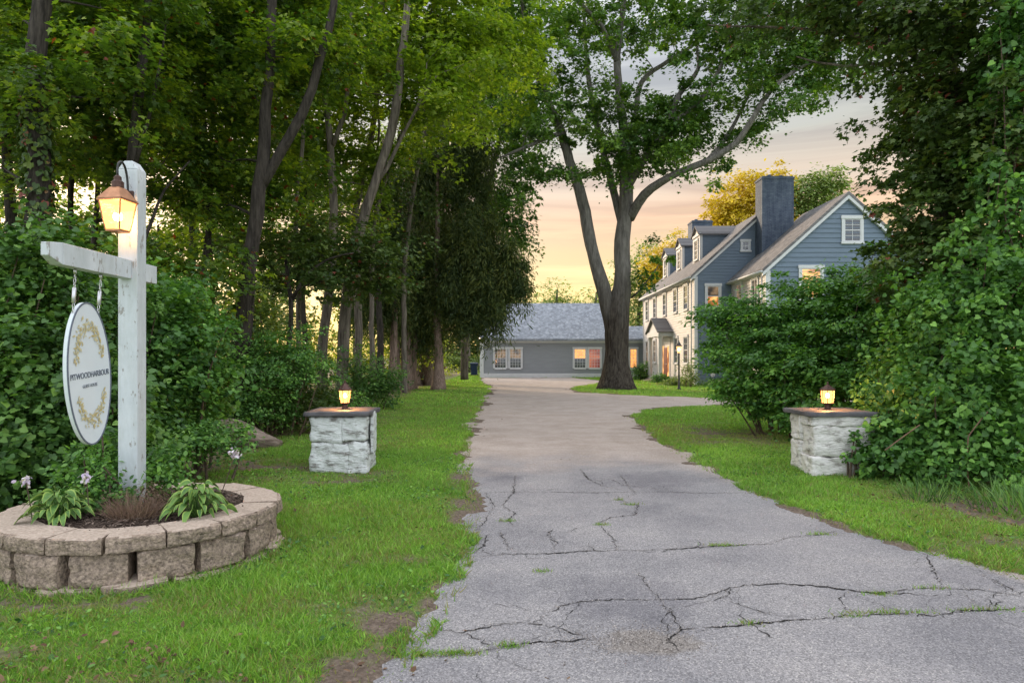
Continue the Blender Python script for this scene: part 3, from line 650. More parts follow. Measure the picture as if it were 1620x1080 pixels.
bp = t.nodes.new('ShaderNodeBump'); bp.inputs['Strength'].default_value = .7; bp.inputs['Distance'].default_value = .02; bp.invert = True; t.links.new(br.outputs['Fac'], bp.inputs['Height']); t.links.new(bp.outputs[0], b.inputs['Normal'])
M['brick'] = bmat

def gable_roof(mb, axis, a0, a1, e0, e1, ze0, ridge, zr, th=.16):
    """axis: the ridge runs along it from a0 to a1; e0,e1 = eave positions, equal eave heights ze0"""
    def pt(e, a, z): return (e, a, z) if axis == 'y' else (a, e, z)
    for (e, s) in ((e0, 1), (e1, -1)):
        p = [pt(e, a0, ze0-th), pt(ridge, a0, zr-th), pt(ridge, a1, zr-th), pt(e, a1, ze0-th), pt(e, a0, ze0), pt(ridge, a0, zr), pt(ridge, a1, zr), pt(e, a1, ze0)]
        if (s < 0) ^ (axis == 'x'): p = [p[i] for i in (1, 0, 3, 2, 5, 4, 7, 6)]
        mb.hexa(p)
def rake(mb, e0, z0, e1, z1, y0, y1, h=.2):
    mb.hexa([(e0, y0, z0-h), (e1, y0, z1-h), (e1, y1, z1-h), (e0, y1, z0-h), (e0, y0, z0), (e1, y0, z1), (e1, y1, z1), (e0, y1, z0)])

HX0, HX1, HY0, HY1, HE, HRX, HRZ = 10.3, 17.8, 38.4, 53.4, 6.35, 14.05, 9.75
WX0, WX1, WY0, WE, WRX, WRZ = 12.34, 20.14, 33.1, 6.0, 16.24, 9.5
house = empty('house', (HX0, HY0, 0), 'large colonial house with pale front, blue grey gables and three dormers', 'house')
sl = (HRZ-HE)/(HRX-HX0); ws = (WRZ-WE)/(WRX-WX0)
mb = MB()   # solid wall core just behind the boards
mb.box(HX0+.001, HX1, HY0+.001, HY1, -.05, HE-.05); mb.hexa([(HX0+.001, HY0+.001, HE-.05), (HX1, HY0+.001, HE-.05), (HX1, HY1, HE-.05), (HX0+.001, HY1, HE-.05), (HRX-.01, HY0+.001, HRZ-.12), (HRX+.01, HY0+.001, HRZ-.12), (HRX+.01, HY1, HRZ-.12), (HRX-.01, HY1, HRZ-.12)])
mb.box(WX0+.001, WX1, WY0+.001, HY0, -.05, WE-.05); mb.hexa([(WX0+.001, WY0+.001, WE-.05), (WX1, WY0+.001, WE-.05), (WX1, HY0, WE-.05), (WX0+.001, HY0, WE-.05), (WRX-.01, WY0+.001, WRZ-.12), (WRX+.01, WY0+.001, WRZ-.12), (WRX+.01, HY0, WRZ-.12), (WRX-.01, HY0, WRZ-.12)])
mb.build('wall', M['siding_blue'], house)
fA = Fr((HX0, HY0, 0), (1, 0, 0), (0, -1, 0)); fB = Fr((HX0, HY0, 0), (0, 1, 0), (-1, 0, 0))
fC = Fr((WX0, WY0, 0), (1, 0, 0), (0, -1, 0)); fD = Fr((WX0, WY0, 0), (0, 1, 0), (-1, 0, 0))
siding('gable_siding', fA, .1, HRZ-.1, lambda z: max(0, (z-HE+.08)/sl), lambda z: min(HX1-HX0, HX1-HX0-(z-HE+.08)/sl), .17, M['siding_blue'], house)
siding('front_siding', fB, .1, HE-.05, lambda z: 0, lambda z: HY1-HY0, .15, M['siding_pale'], house)
siding('gable_siding', fC, .1, WRZ-.1, lambda z: max(0, (z-WE+.08)/ws), lambda z: min(WX1-WX0, WX1-WX0-(z-WE+.08)/ws), .235, M['siding_blue'], house, .04)
siding('front_siding', fD, .1, WE-.05, lambda z: 0, lambda z: HY0-WY0-.03, .15, M['siding_pale'], house)
mb = MB(); gable_roof(mb, 'y', HY0-.22, HY1+.2, HX0-.28, HX1+.28, HE-.28*sl+.1, HRX, HRZ+.1); roof = mb.build('roof', M['roof_house'], house)
mb = MB(); gable_roof(mb, 'y', WY0-.22, HY0-.24, WX0-.26, WX1+.26, WE-.26*ws+.1, WRX, WRZ+.1)
def roofslab_clip(): pass
mb.build('roof', M['roof_house'], house)
mb = MB()   # rake boards, corner boards, eaves
rake(mb, HX0-.27, HE-.27*sl-.03, HRX, HRZ-.03, HY0-.20, HY0-.05, .19); rake(mb, HRX, HRZ-.03, HX1+.27, HE-.27*sl-.03, HY0-.20, HY0-.05, .19)
rake(mb, WX0-.25, WE-.25*ws-.03, WRX, WRZ-.03, WY0-.20, WY0-.05, .22); rake(mb, WRX, WRZ-.03, WX1+.25, WE-.25*ws-.03, WY0-.20, WY0-.05, .22)
fA.box(mb, -.05, .13, 0, HE-.2, .032, .055); fB.box(mb, -.03, .13, 0, HE-.2, .032, .052); fB.box(mb, HY1-HY0-.14, HY1-HY0, 0, HE-.2, .032, .05)
fC.box(mb, -.06, .17, 0, WE-.2, .042, .065); fD.box(mb, -.04, .13, 0, WE-.2, .032, .055)
fB.box(mb, -.18, HY1-HY0+.1, HE-.33, HE-.16, .0, .24); fD.box(mb, -.18, HY0-WY0-.05, WE-.33, WE-.16, 0, .24)
mb.build('trim', M['trim_white'], house)
mb = MB(); x = HX0-.12   # downspout and gutter on the near corner
mb.tube([(x, HY0+.35, HE-.3), (x, HY0+.35, .1)], [.04, .04], 8); mb.tube([(HX0-.34, HY0-.2, HE-.26), (HX0-.34, HY1+.1, HE-.26)], [.06, .06], 8)
mb.tube([(WX0-.12, WY0+.3, WE-.3), (WX0-.12, WY0+.3, .1)], [.04, .04], 8); mb.tube([(WX0-.31, WY0-.2, WE-.26), (WX0-.31, HY0-.1, WE-.26)], [.06, .06], 8)
mb.build('gutter', M['trim_white'], house, smooth=True)
# windows of the front (facing the drive)
for v in (1.9, 4.5, 7.5, 10.7, 13.5):
    window(fB, v, 4.42, .85, 1.42, house, 2, 2, 'dark_glass', 'dark_glass')
for v in (1.9, 4.3, 10.7, 13.5):
    window(fB, v, 1.25, .85, 1.55, house, 2, 2, 'dim_glass' if v > 9 else 'dark_glass')
window(fA, 1.0, 4.45, .68, 1.15, house, 1, 1, 'dim_glass', 'lit_glass', trim=.12)
window(fA, 2.82, 7.6, .36, .5, house, 2, 1, 'dark_glass', trim=.1)
for v in (1.5, 3.9): window(fD, v, 3.95, .8, 1.6, house, 2, 2, 'dim_glass', 'dark_glass', trim=.11)
window(fC, 4.15, 7.2, .8, 1.1, house, 2, 2, 'dark_glass', 'dark_glass', trim=.13)
window(fC, 2.15, 4.45, .95, 1.45, house, 1, 1, 'lit_glass', 'lit_glass', trim=.13)
window(fC, 5.4, 4.45, .95, 1.45, house, 2, 2, 'dark_glass', trim=.13)
# chimneys on the roof
def chimney(x0, x1, y0, y1, z0, z1):
    mb = MB(); mb.box(x0, x1, y0, y1, z0, z1); mb.box(x0-.04, x1+.04, y0-.04, y1+.04, z1, z1+.10); mb.box(x0+.02, x1-.02, y0+.02, y1-.02, z1+.10, z1+.16)
    mb.rings(((x0+x1)/2-.3, (y0+y1)/2, z1+.16), [(.14, 0), (.12, .18)], 8); mb.rings(((x0+x1)/2+.35, (y0+y1)/2, z1+.16), [(.14, 0), (.12, .14)], 8)
    return mb.build('chimney', M['brick'], roof)
chimney(13.68, 15.42, 37.35, 38.36, 6.6, 11.35); chimney(13.3, 14.8, 50.4, 51.6, 8.6, 11.55)
# dormers
def dormer(yc):
    dx, wh = 11.5, .78; z0 = HE+sl*(dx-HX0)+.1; zt = 9.15; zr = 9.72
    mb = MB()
    xe = HX0+(zt-.1-HE)/sl+.1; xr = HRX
    mb.hexa([(dx, yc-wh, z0-.3), (xe+.3, yc-wh, z0-.3), (xe+.3, yc+wh, z0-.3), (dx, yc+wh, z0-.3), (dx, yc-wh, zt), (xe+.3, yc-wh, zt), (xe+.3, yc+wh, zt), (dx, yc+wh, zt)])
    mb.face([(dx, yc+wh, zt), (dx, yc-wh, zt), (dx, yc, zr-.08)])
    d = mb.build('dormer', M['siding_blue'], roof)
    f1 = Fr((dx, yc-wh, 0), (1, 0, 0), (0, -1, 0))
    siding('cheek_siding', f1, z0-.25, zt, lambda z: 0, lambda z: max(.03, (z-z0+.12)/sl), .15, M['siding_blue'], d, .025)
    mb = MB(); gable_roof(mb, 'x', dx-.16, xr, yc-wh-.14, yc+wh+.14, zt-.02, yc, zr+.04, .08); mb.build('dormer_roof', M['roof_house'], d)
    f2 = Fr((dx, yc-wh, 0), (0, 1, 0), (-1, 0, 0))
    siding('front_siding', f2, z0-.1, zr-.12, lambda z: max(0, (z-zt)*wh/(zr-zt)), lambda z: min(2*wh, 2*wh-(z-zt)*wh/(zr-zt)), .15, M['siding_pale'], d, .02)
    mb = MB(); f2.box(mb, -.02, .14, z0-.1, zt, .0, .04); f2.box(mb, 2*wh-.14, 2*wh+.02, z0-.1, zt, 0, .04); f1.box(mb, 0, .12, z0-.1, zt, .026, .045)
    f2.box(mb, -.1, 2*wh+.1, zt-.1, zt+.03, .0, .10)
    mb.build('trim', M['trim_white'], d)
    window(f2, wh, z0+.12, .72, 1.15, d, 2, 2, 'dark_glass', trim=.09)
for yc in (42.45, 46.8, 51.0): dormer(yc)
# entrance porch: pediment on columns
py0, py1, pxf = 43.75, 47.35, 9.42; pc = (py0+py1)/2
porch = MB(); porch.box(pxf-.05, HX0, py0-.05, py1+.05, 2.95, 3.28)
porch.hexa([(pxf+.02, py0, 3.28), (HX0, py0, 3.28), (HX0, py1, 3.28), (pxf+.02, py1, 3.28), (pxf+.02, pc-.02, 4.05), (HX0, pc-.02, 4.05), (HX0, pc+.02, 4.05), (pxf+.02, pc+.02, 4.05)])
po = porch.build('porch', M['trim_white'], house)
mb = MB(); gable_roof(mb, 'x', pxf-.16, HX0-.03, py0-.22, py1+.22, 3.26, pc, 4.22, .09); mb.build('porch_roof', M['roof_house'], po)
mb = MB(); mb.box(pxf-.2, HX0, py0-.1, py1+.1, 0, .16); mb.box(pxf-.55, pxf-.2, py0+.6, py1-.6, 0, .08); mb.build('step', pm('step_stone', (.33, .27, .23), .8, .15, 8), po)
for yy in (py0+.2, py1-.2):
    mb = MB(); c = (pxf+.13, yy, 0); mb.rings(c, [(.20, .16), (.20, .24), (.14, .28), (.13, 2.80), (.18, 2.85), (.18, 2.95)], 12, 0); mb.build('column', M['trim_white'], po, smooth=False)
mb = MB(); fB.box(mb, py0-HY0+.55, py0-HY0+.75, .16, 2.9, 0, .06); fB.box(mb, py1-HY0-.75, py1-HY0-.55, .16, 2.9, 0, .06); fB.box(mb, py0-HY0+.75, py1-HY0-.75, 2.5, 2.9, 0, .06); mb.build('door_frame', M['trim_white'], po)
mb = MB(); fB.box(mb, pc-HY0-.5, pc-HY0+.5, .16, 2.25, .03, .07)
for i in (0, 1):
    for j in (0, 1, 2): fB.box(mb, pc-HY0-.4+i*.45, pc-HY0-.05+i*.45, .3+j*.65, .85+j*.65, .071, .085)
dr_ = mb.build('door', pm('door_paint', (.25, .10, .07), .5, .1, 5), po)
mb = MB(); mb.sphere((HX0-.1, pc-.4, 1.15), .04); mb.build('handle', M['steel'], dr_)
for u0 in (-.85, .55):
    mb = MB(); fB.box(mb, pc-HY0+u0, pc-HY0+u0+.3, .3, 2.35, .03, .06); mb.build('sidelight', M['lit_glass'], po)

# garage / barn at the end of the drive
gar = empty('garage', (-2.5, 54, 0), 'long low grey garage with speckled shingle roof at the end of the drive', 'garage')
GX0, GX1, GY0, GY1, GE, GRZ = -2.5, 8.1, 54.0, 66.0, 3.05, 6.35
mb = MB(); mb.box(GX0+.001, GX1, GY0+.001, GY1, -.05, GE); mb.hexa([(GX0+.001, GY0+.001, GE), (GX1, GY0+.001, GE), (GX1, GY1, GE), (GX0+.001, GY1, GE), (GX0+.001, 59.99, GRZ-.1), (GX1, 59.99, GRZ-.1), (GX1, 60.01, GRZ-.1), (GX0+.001, 60.01, GRZ-.1)])
mb.box(GX1, 12.5, GY0+.001, 60, -.05, GE-.02); mb.build('wall', M['siding_grey'], gar)
fG = Fr((GX0, GY0, 0), (1, 0, 0), (0, -1, 0))
siding('siding', fG, .32, GE-.12, lambda z: 0, lambda z: 15, .15, M['siding_grey'], gar, .022)
mb = MB(); gable_roof(mb, 'x', GX0-.2, GX1+.15, GY0-.35, GY1+.35, GE, 60, GRZ); mb.build('roof', M['roof_garage'], gar)
mb = MB(); gable_roof(mb, 'x', GX1+.16, 12.6, GY0-.33, 60.3, GE-.01, 57, 4.2); mb.build('roof', M['roof_garage'], gar)
mb = MB(); fG.box(mb, -.04, .26, 0, GE-.15, .024, .06); fG.box(mb, -.2, 15, GE-.20, GE-.10, .0, .30); fG.box(mb, -.1, 15, GE-.32, GE-.2, .0, .05); fG.box(mb, .0, 15, 0, .32, .0, .045); mb.build('trim', M['trim_white'], gar)
gw = [(780, 803, 'dim_glass', 'dark_glass'), (804, 827, 'dim_glass', 'dark_glass'), (906, 929, 'lit_orange', 'dark_glass'), (929, 952, 'lit_red', 'lit_red'), (997, 1007, 'lit_orange', 'lit_orange')]
for a, b_, up_, lo_ in gw:
    uc = ((a+b_)/2-CX)*GY0/F-GX0; window(fG, uc, .75, .92 if a < 990 else .55, 1.52, gar, 4 if a < 990 else 2, 3, up_, lo_, trim=.11, sill=False)
mb = MB(); mb.box(-2.62, -2.5, 53.62, 53.8, 3.02, 3.14); fx_ = mb.build('flood_light', M['trim_white'], gar)
mb = MB(); mb.sphere((-2.56, 53.6, 3.08), .06); mb.build('bulb', emis('flood_bulb', (1, .8, .5), 6), fx_)

# wheelie bin
bx, by = -3.15, 57.0
tb = empty('trash_bin', (bx, by, 0), 'dark blue wheeled rubbish bin beside the garage corner', 'bin')
mb = MB(); mb.hexa([(bx-.24, by-.26, .12), (bx+.24, by-.26, .12), (bx+.24, by+.26, .12), (bx-.24, by+.26, .12), (bx-.31, by-.34, 1.05), (bx+.31, by-.34, 1.05), (bx+.31, by+.36, 1.05), (bx-.31, by+.36, 1.05)])
mb.box(bx-.34, bx+.34, by-.37, by-.33, .98, 1.06)
bl = pm('bin_plastic', (.02, .035, .08), .5, .1, 5); mb.build('body', bl, tb, bevel=.02)
mb = MB(); mb.hexa([(bx-.35, by-.4, 1.07), (bx+.35, by-.4, 1.07), (bx+.35, by+.38, 1.07), (bx-.35, by+.38, 1.07), (bx-.31, by-.34, 1.13), (bx+.31, by-.34, 1.13), (bx+.31, by+.36, 1.17), (bx-.31, by+.36, 1.17)]); mb.build('lid', bl, tb, bevel=.015)
for s_ in (-1, 1):
    mb = MB(); mb.tube([(bx+s_*.26, by+.28, .12), (bx+s_*.33, by+.28, .12)], [.12, .12], 14); mb.build('wheel', M['black_metal'], tb)

# lamp post by the front walk
lx, ly = 8.07, 33.0
lp = empty('lamp_post', (lx, ly, 0), 'black lamp post with small lit lantern in front of the house', 'lamp post')
mb = MB(); mb.rings((lx, ly, 0), [(.10, 0), (.10, .1), (.06, .15), (.045, .5), (.04, 1.75), (.06, 1.78), (.03, 1.82)], 10, 0); mb.build('pole', M['black_metal'], lp)
mb = MB(); mb.rings((lx, ly, 0), [(.07, 1.82), (.12, 2.12)], 6, 0); mb.build('glass', M['lantern_glass'], lp)
mb = MB(); mb.rings((lx, ly, 0), [(.16, 2.12), (.13, 2.17), (.05, 2.32), (.02, 2.34), (.02, 2.42)], 6, 0); mb.build('lamp_roof', M['black_metal'], lp)
mb = MB(); mb.sphere((lx, ly, 1.98), .045); mb.build('bulb', M['bulb'], lp)
mb = MB(); mb.tube([(HX0+.95, HY0-.16, .62), (HX0+.95, HY0-.02, .62)], [.13, .13], 14); mb.build('wall_vent', M['steel'], house)  # small round vent low on the gable wall

# ------------------------------------------------------------------ stone pillars and their lanterns
def roughbox(name, dims, mat, parent, M4, amp=.02, freq=5, seed=0, cuts=10, rnd_=.12, top=1.0, faces=None):
    """block with a split, uneven face; M4 places it. top scales the roughness of the top face"""
    import bmesh
    bm = bmesh.new(); bmesh.ops.create_cube(bm, size=1)
    bmesh.ops.subdivide_edges(bm, edges=bm.edges[:], cuts=cuts, use_grid_fill=True)
    for v in bm.verts:
        c = v.co.copy(); ax = [abs(k) > .499 for k in c]; d = Vector(dims)
        e = Vector([max(0, abs(c[i])-(.5-rnd_*min(d)/d[i])) for i in range(3)])
        p = Vector([c[i]*d[i] for i in range(3)])
        r = rnd_*min(d); ed = Vector([max(0, abs(p[i])-(d[i]/2-r)) for i in range(3)])
        if ed.length > r:
            ed2 = ed.normalized()*r; p = Vector([math.copysign(abs(p[i])-ed[i]+ed2[i], p[i]) for i in range(3)])
        nr = Vector([math.copysign(1, c[i]) if ax[i] else 0 for i in range(3)]).normalized()
        q = p+Vector((seed*7.3, seed*3.1, seed))
        h = mnoise.fractal(q*freq, .8, 2.1, 5)*1.0+.5*abs(mnoise.noise(q*freq*2.3))
        k = amp*(top if ax[2] and not (ax[0] or ax[1]) else 1)
        v.co = M4 @ (p+nr*h*k)
    o0 = wloc(parent); 
    for v in bm.verts: v.co -= o0
    me = bpy.data.meshes.new(name); bm.to_mesh(me); bm.free()
    for f in me.polygons: f.use_smooth = True
    return link(name, me, mat, parent)
def TR(x, y, z, rz=0, rx=0, ry=0): return Matrix.Translation((x, y, z)) @ Matrix.Rotation(rz, 4, 'Z') @ Matrix.Rotation(rx, 4, 'X') @ Matrix.Rotation(ry, 4, 'Y')
M['whitewash'] = pm('whitewash', (.20, .19, .17), .85, 0, 8, 1.0, 20, col2=(.64, .66, .64), lo=.36, hi=.50, stretch=(.8, .8, 2.2), detail=10)
M['whitewash_warm'] = pm('whitewash_warm', (.24, .22, .19), .85, 0, 7, 1.0, 20, col2=(.66, .64, .60), lo=.33, hi=.48, stretch=(.8, .8, 2.0), detail=10)
M['mortar'] = pm('mortar', (.22, .21, .20), .95, .3, 12)
M['slate_cap'] = pm('slate_cap', (.10, .095, .10), .7, .3, 5, .5, 14)
def pillar(cx, cy, rz, label, stones, capd, mat, h, slabrot=0):
    root = empty('stone_pillar', (cx, cy, 0), label, 'pillar', 'whitewashed stone pillars either side of the drive')
    B = TR(cx, cy, 0, rz) @ Matrix.Diagonal((.90, .90, 1, 1))
    w2 = stones[0]
    mb = MB(); pts = [(-w2*.44, -w2*.44), (w2*.44, -w2*.44), (w2*.44, w2*.44), (-w2*.44, w2*.44)]
    mb.hexa([B @ Vector((x, y, -.05)) for x, y in pts]+[B @ Vector((x, y, h-.01)) for x, y in pts]); mb.build('core', M['mortar'], root)
    for i, (x, y, z, a, b_, c, am, rr) in enumerate(stones[1]):
        roughbox('stone', (a, b_, c), mat, root, B @ TR(x, y, z+c/2, rr), am, 4.5, i+cx, 15, .10)
    o = roughbox('cap_slab', (capd[0], capd[1], .07), M['slate_cap'], root, B @ TR(0, 0, h+.025, slabrot), .016, 5, 3, 12, .3, .15)
    return root
lcx, lcy = (543-CX)*9.72/F, 9.74
pillar(lcx, lcy, R(2), 'whitewashed stone pillar on the left side of the drive, near the ring planter',
 (.90, [(-.17, -.23, .43, .50, .42, .36, .03, 0), (.24, -.23, .45, .38, .42, .33, .03, .03), (-.13, -.22, .0, .60, .42, .43, .035, 0), (.29, -.21, .0, .28, .44, .44, .04, .05),
        (.24, .20, .42, .40, .46, .38, .03, 0), (.24, .20, 0, .40, .46, .42, .03, 0), (-.24, .20, .42, .42, .44, .37, .03, 0), (-.24, .2, 0, .42, .44, .42, .03, 0), (.475, -.02, .25, .045, .40, .58, .01, .04)]),
 (.99, 1.02), M['whitewash'], .80, R(-1))
rcx, rcy = (1318-CX)*9.45/F, 9.55
pillar(rcx, rcy, R(-2), 'whitewashed stone pillar on the right side of the drive, half covered by vines',
 (.88, [(0, -.22, .68, .90, .46, .14, .025, 0), (.02, -.22, .26, .88, .46, .42, .03, 0), (0, -.22, 0, .90, .48, .26, .03, .0),
        (0, .22, .44, .9, .44, .37, .03, 0), (0, .22, 0, .9, .44, .44, .03, 0)]),
 (1.06, 1.0), M['whitewash_warm'], .81, R(3))
def pillar_lantern(cx, cy, z0, label, sides, rt, rb, gh, roofh):
    root = empty('lantern', (cx, cy, z0), label, 'lantern', 'lit lanterns on the stone pillars')
    c = (cx, cy, z0)
    mb = MB(); mb.rings(c, [(.065, 0), (.065, .012), (.04, .02), (.04, .075), (.055, .08), (rb*1.06, .09), (rb*1.06, .10)], 12, 0); mb.build('base', M['copper_dark'], root)
    mb = MB(); mb.rings(c, [(rb*.93, .10), (rt*.93, .10+gh)], sides, R(20)); mb.build('glass', M['lantern_glass'], root)
    mb = MB()
    for j in range(sides):
        a = R(20)+2*math.pi*j/sides; mb.tube([(cx+rb*math.cos(a), cy+rb*math.sin(a), z0+.10), (cx+rt*math.cos(a), cy+rt*math.sin(a), z0+.10+gh)], [.0045, .0045], 5)
    mb.rings((cx, cy, z0+.10+gh), [(rt*1.04, -.008), (rt*1.04, .004)], sides, R(20)); mb.build('cage', M['copper_dark'], root)
    mb = MB(); mb.rings((cx, cy, z0+.104+gh), [(rt*1.18, 0), (rt*.98, .02), (rt*.55, roofh*.7), (.03, roofh), (.012, roofh+.01), (.012, roofh+.03)], sides, R(20)); mb.sphere((cx, cy, z0+.104+gh+roofh+.035), .014)
    mb.build('lamp_roof', M['copper_dark'], root)
    mb = MB(); mb.sphere((cx, cy, z0+.10+gh*.55), .022, sq=(1, 1, 1.6)); mb.build('bulb', M['bulb'], root)
    l = bpy.data.lights.new('lantern_light', 'POINT'); l.energy = 60; l.color = (1, .42, .13); l.shadow_soft_size = .04
    lo = bpy.data.objects.new('lantern_light', l); COL.objects.link(lo); lo.parent = root; lo.location = (0, 0, .10+gh*.55); return root
pillar_lantern(lcx+.02, lcy, .855, 'small tapered lantern glowing on top of the left stone pillar', 6, .085, .062, .18, .085)
pillar_lantern(rcx-.03, rcy, .865, 'round topped lantern glowing on top of the right stone pillar', 8, .092, .078, .18, .06)

# ------------------------------------------------------------------ ring planter
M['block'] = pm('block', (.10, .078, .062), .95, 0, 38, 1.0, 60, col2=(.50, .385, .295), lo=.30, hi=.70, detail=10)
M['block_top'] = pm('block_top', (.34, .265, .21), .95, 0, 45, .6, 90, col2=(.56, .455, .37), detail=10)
pl = empty('ring_planter', (PC[0], PC[1], 0), 'round raised planter of rough tan concrete blocks around the sign post', 'planter')
br_ = random.Random(4)
def ringblock(name, a, r_out, depth, wdt, z0, h, amp, seed, tilt=0, taper=.84):
    """trapezoid block: split outer face, narrower inside"""
    import bmesh
    bm = bmesh.new(); bmesh.ops.create_cube(bm, size=1); bmesh.ops.subdivide_edges(bm, edges=bm.edges[:], cuts=13, use_grid_fill=True)
    Mx = Matrix.Translation((PC[0], PC[1], 0)) @ Matrix.Rotation(a, 4, 'Z') @ Matrix.Translation((r_out-depth/2, 0, z0+h/2)) @ Matrix.Rotation(tilt, 4, 'X') @ Matrix.Rotation(math.sin(seed*3.7)*.03, 4, 'Z')
    top = []
    for v in bm.verts:
        c = v.co; x = c.x*depth; y = c.y*wdt*(1 if c.x > 0 else 1)*(taper+(1-taper)*(c.x+.5)); z = c.z*h
        out_ = c.x > .499; side = abs(c.y) > .499; q = Vector((x+seed*5, y*1.0+seed, z)); n_ = mnoise.fractal(q*11, .8, 2.2, 5); n2 = mnoise.noise(q*5)
        if out_: x += amp*(n_*1.3+n2*1.2+.9*abs(mnoise.noise(q*19)))+.012*(1-abs(c.y)*2)**.5-.012*(abs(c.z)*2)**6-.014*(abs(c.y)*2)**8
        if side: y += math.copysign(1, y)*n_*.004
        if abs(c.z) > .499: z += math.copysign(1, z)*(mnoise.noise(q*25)*.0015-(.010 if out_ else 0))
        v.co = Mx @ Vector((x, y, z))-wloc(pl)
    me = bpy.data.meshes.new(name); bm.to_mesh(me)
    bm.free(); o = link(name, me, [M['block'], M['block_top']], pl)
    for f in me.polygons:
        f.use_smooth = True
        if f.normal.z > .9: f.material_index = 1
    me.set_sharp_from_angle(angle=R(50)) if hasattr(me, 'set_sharp_from_angle') else None
    return o
n1 = 17
for i in range(n1):
    a = R(-90)+2*math.pi*(i+.18)/n1
    ringblock('cap_block', a, PR+.02+br_.uniform(-.012, .012), .29, 2*math.pi*PR/n1-.012, .275+br_.uniform(-.004, .006), .115, .012, i+1, br_.uniform(-.02, .02), .80)
n2 = 15
for i in range(n2):
    a = R(-90)+2*math.pi*(i+.5)/n2
    ringblock('wall_block', a, PR-.01+br_.uniform(-.01, .01), .26, 2*math.pi*PR/n2-.062, .04, .233, .016, 40+i, br_.uniform(-.012, .012), .86)
for i in range(n2):
    a = R(-90)+2*math.pi*(i+.05)/n2
    ringblock('footing_block', a, PR+.025+br_.uniform(-.01, .03), .26, 2*math.pi*PR/n2-.02, -.12+.02*math.sin(i*1.7), .17, .012, 80+i, .04*math.sin(i*2.3), .86)
# mulch
mb = MB(); nr, na = 26, 60
for i in range(nr):
    for j in range(na):
        r = .92*i/(nr-1)*PR*.80; a = 2*math.pi*j/na; x = PC[0]+r*math.cos(a); y = PC[1]+r*math.sin(a)
        mb.v.append((x, y, .33+.04*(1-(r/PR)**2)+.022*mnoise.fractal(Vector((x*6, y*6, 1)), .8, 2, 4)))
for i in range(nr-1):
    for j in range(na):
        mb.f.append((i*na+j, (i+1)*na+j, (i+1)*na+(j+1) % na, i*na+(j+1) % na)); mb.m.append(0)
M['mulch'] = pm('mulch', (.035, .024, .018), .98, 0, 30, 1.0, 50, col2=(.12, .085, .065))
mb.build('soil', M['mulch'], pl, smooth=True)
rg = np.random.default_rng(21); k = 5200; a = rg.random(k)*6.283; r = np.sqrt(rg.random(k))*.80*PR
cx_, cy_ = PC[0]+r*np.cos(a), PC[1]+r*np.sin(a)
me = leafmesh('wood_chip', 'spray', np.stack([cx_, cy_, .345+.04*(1-(r/PR)**2)+rg.random(k)*.02], 1), rg.normal(size=(k, 3))*.35+[0, 0, .7], rg.normal(size=(k, 3))*[1, 1, .25], rg.uniform(.02, .06, k), rg.random(k)*.8, rg.uniform(.03, .06, k))
tag(link('wood_chip', me, leafmat('chips', (.045, .03, .022), (.12, .085, .065), (.30, .23, .18), 0, .95)), 'dark shredded bark mulch inside the ring planter', 'mulch', kind='stuff')

# ------------------------------------------------------------------ sign post, sign, lantern
def wood_white():
    m, t, b = newmat('weathered_white_paint'); tcn = t.nodes.new('ShaderNodeTexCoord'); ob = tcn.outputs['Object']
    c = ramp(t, tn(t, ob, 3, 6, .6), [(.35, (.50, .54, .565)), (.65, (.62, .655, .68))])
    chip = ramp(t, tn(t, ob, 16, 8, .72, (1, 1, .35)), [(.0, (0, 0, 0)), (.59, (0, 0, 0)), (.61, (1, 1, 1)), (1, (1, 1, 1))])
    dirt = ramp(t, tn(t, ob, 7, 9, .8, (1, 1, .2)), [(.42, (1, 1, 1)), (.68, (.80, .80, .76))])
    c = mixc(t, 1.0, c, dirt, 'MULTIPLY'); t.links.new(mixc(t, chip, c, (.30, .29, .27)), b.inputs['Base Color'])
    b.inputs['Roughness'].default_value = .6
    bp = t.nodes.new('ShaderNodeBump'); bp.inputs['Strength'].default_value = .35; bp.inputs['Distance'].default_value = .003; t.links.new(tn(t, ob, 30, 8, .8, (1, 1, .12)), bp.inputs['Height']); t.links.new(bp.outputs[0], b.inputs['Normal']); return m
M['post_paint'] = wood_white()
SX0, SX1, SY0, SY1, SZT = -3.245, -3.085, 5.62, 5.76, 3.22
sp_ = empty('sign_post', (-3.165, 5.69, .3), 'tall white wooden sign post with cross arm standing in the ring planter', 'sign post')
mb = MB(); c_ = .035
mb.box(SX0, SX1, SY0, SY1, .25, SZT-.07)
mb.hexa([(SX0, SY0, SZT-.07), (SX1, SY0, SZT-.07), (SX1, SY1, SZT-.07), (SX0, SY1, SZT-.07), (SX0+c_*1.3, SY0+.01, SZT), (SX1-c_*1.3, SY0+.01, SZT), (SX1-c_*1.3, SY1-.01, SZT), (SX0+c_*1.3, SY1-.01, SZT)])
mb.build('post', M['post_paint'], sp_, bevel=.006)
def arm_piece(y0, y1, mb, x0=-3.225, x1=-3.130, z0=2.245, z1=2.398): mb.box(x0, x1, y0, y1, z0, z1)
mb = MB(); arm_piece(4.76, 5.617, mb)
x0, x1, z0, z1 = -3.225, -3.130, 2.245, 2.398
mb.hexa([(x0+.02, 4.64, z0+.05), (x1-.02, 4.64, z0+.05), (x1, 4.759, z0), (x0, 4.759, z0), (x0+.02, 4.64, z1-.012), (x1-.02, 4.64, z1-.012), (x1, 4.759, z1), (x0, 4.759, z1)])
mb.build('arm', M['post_paint'], sp_, bevel=.004)
mb = MB(); arm_piece(5.763, 6.02, mb); mb.build('arm', M['post_paint'], sp_, bevel=.004)
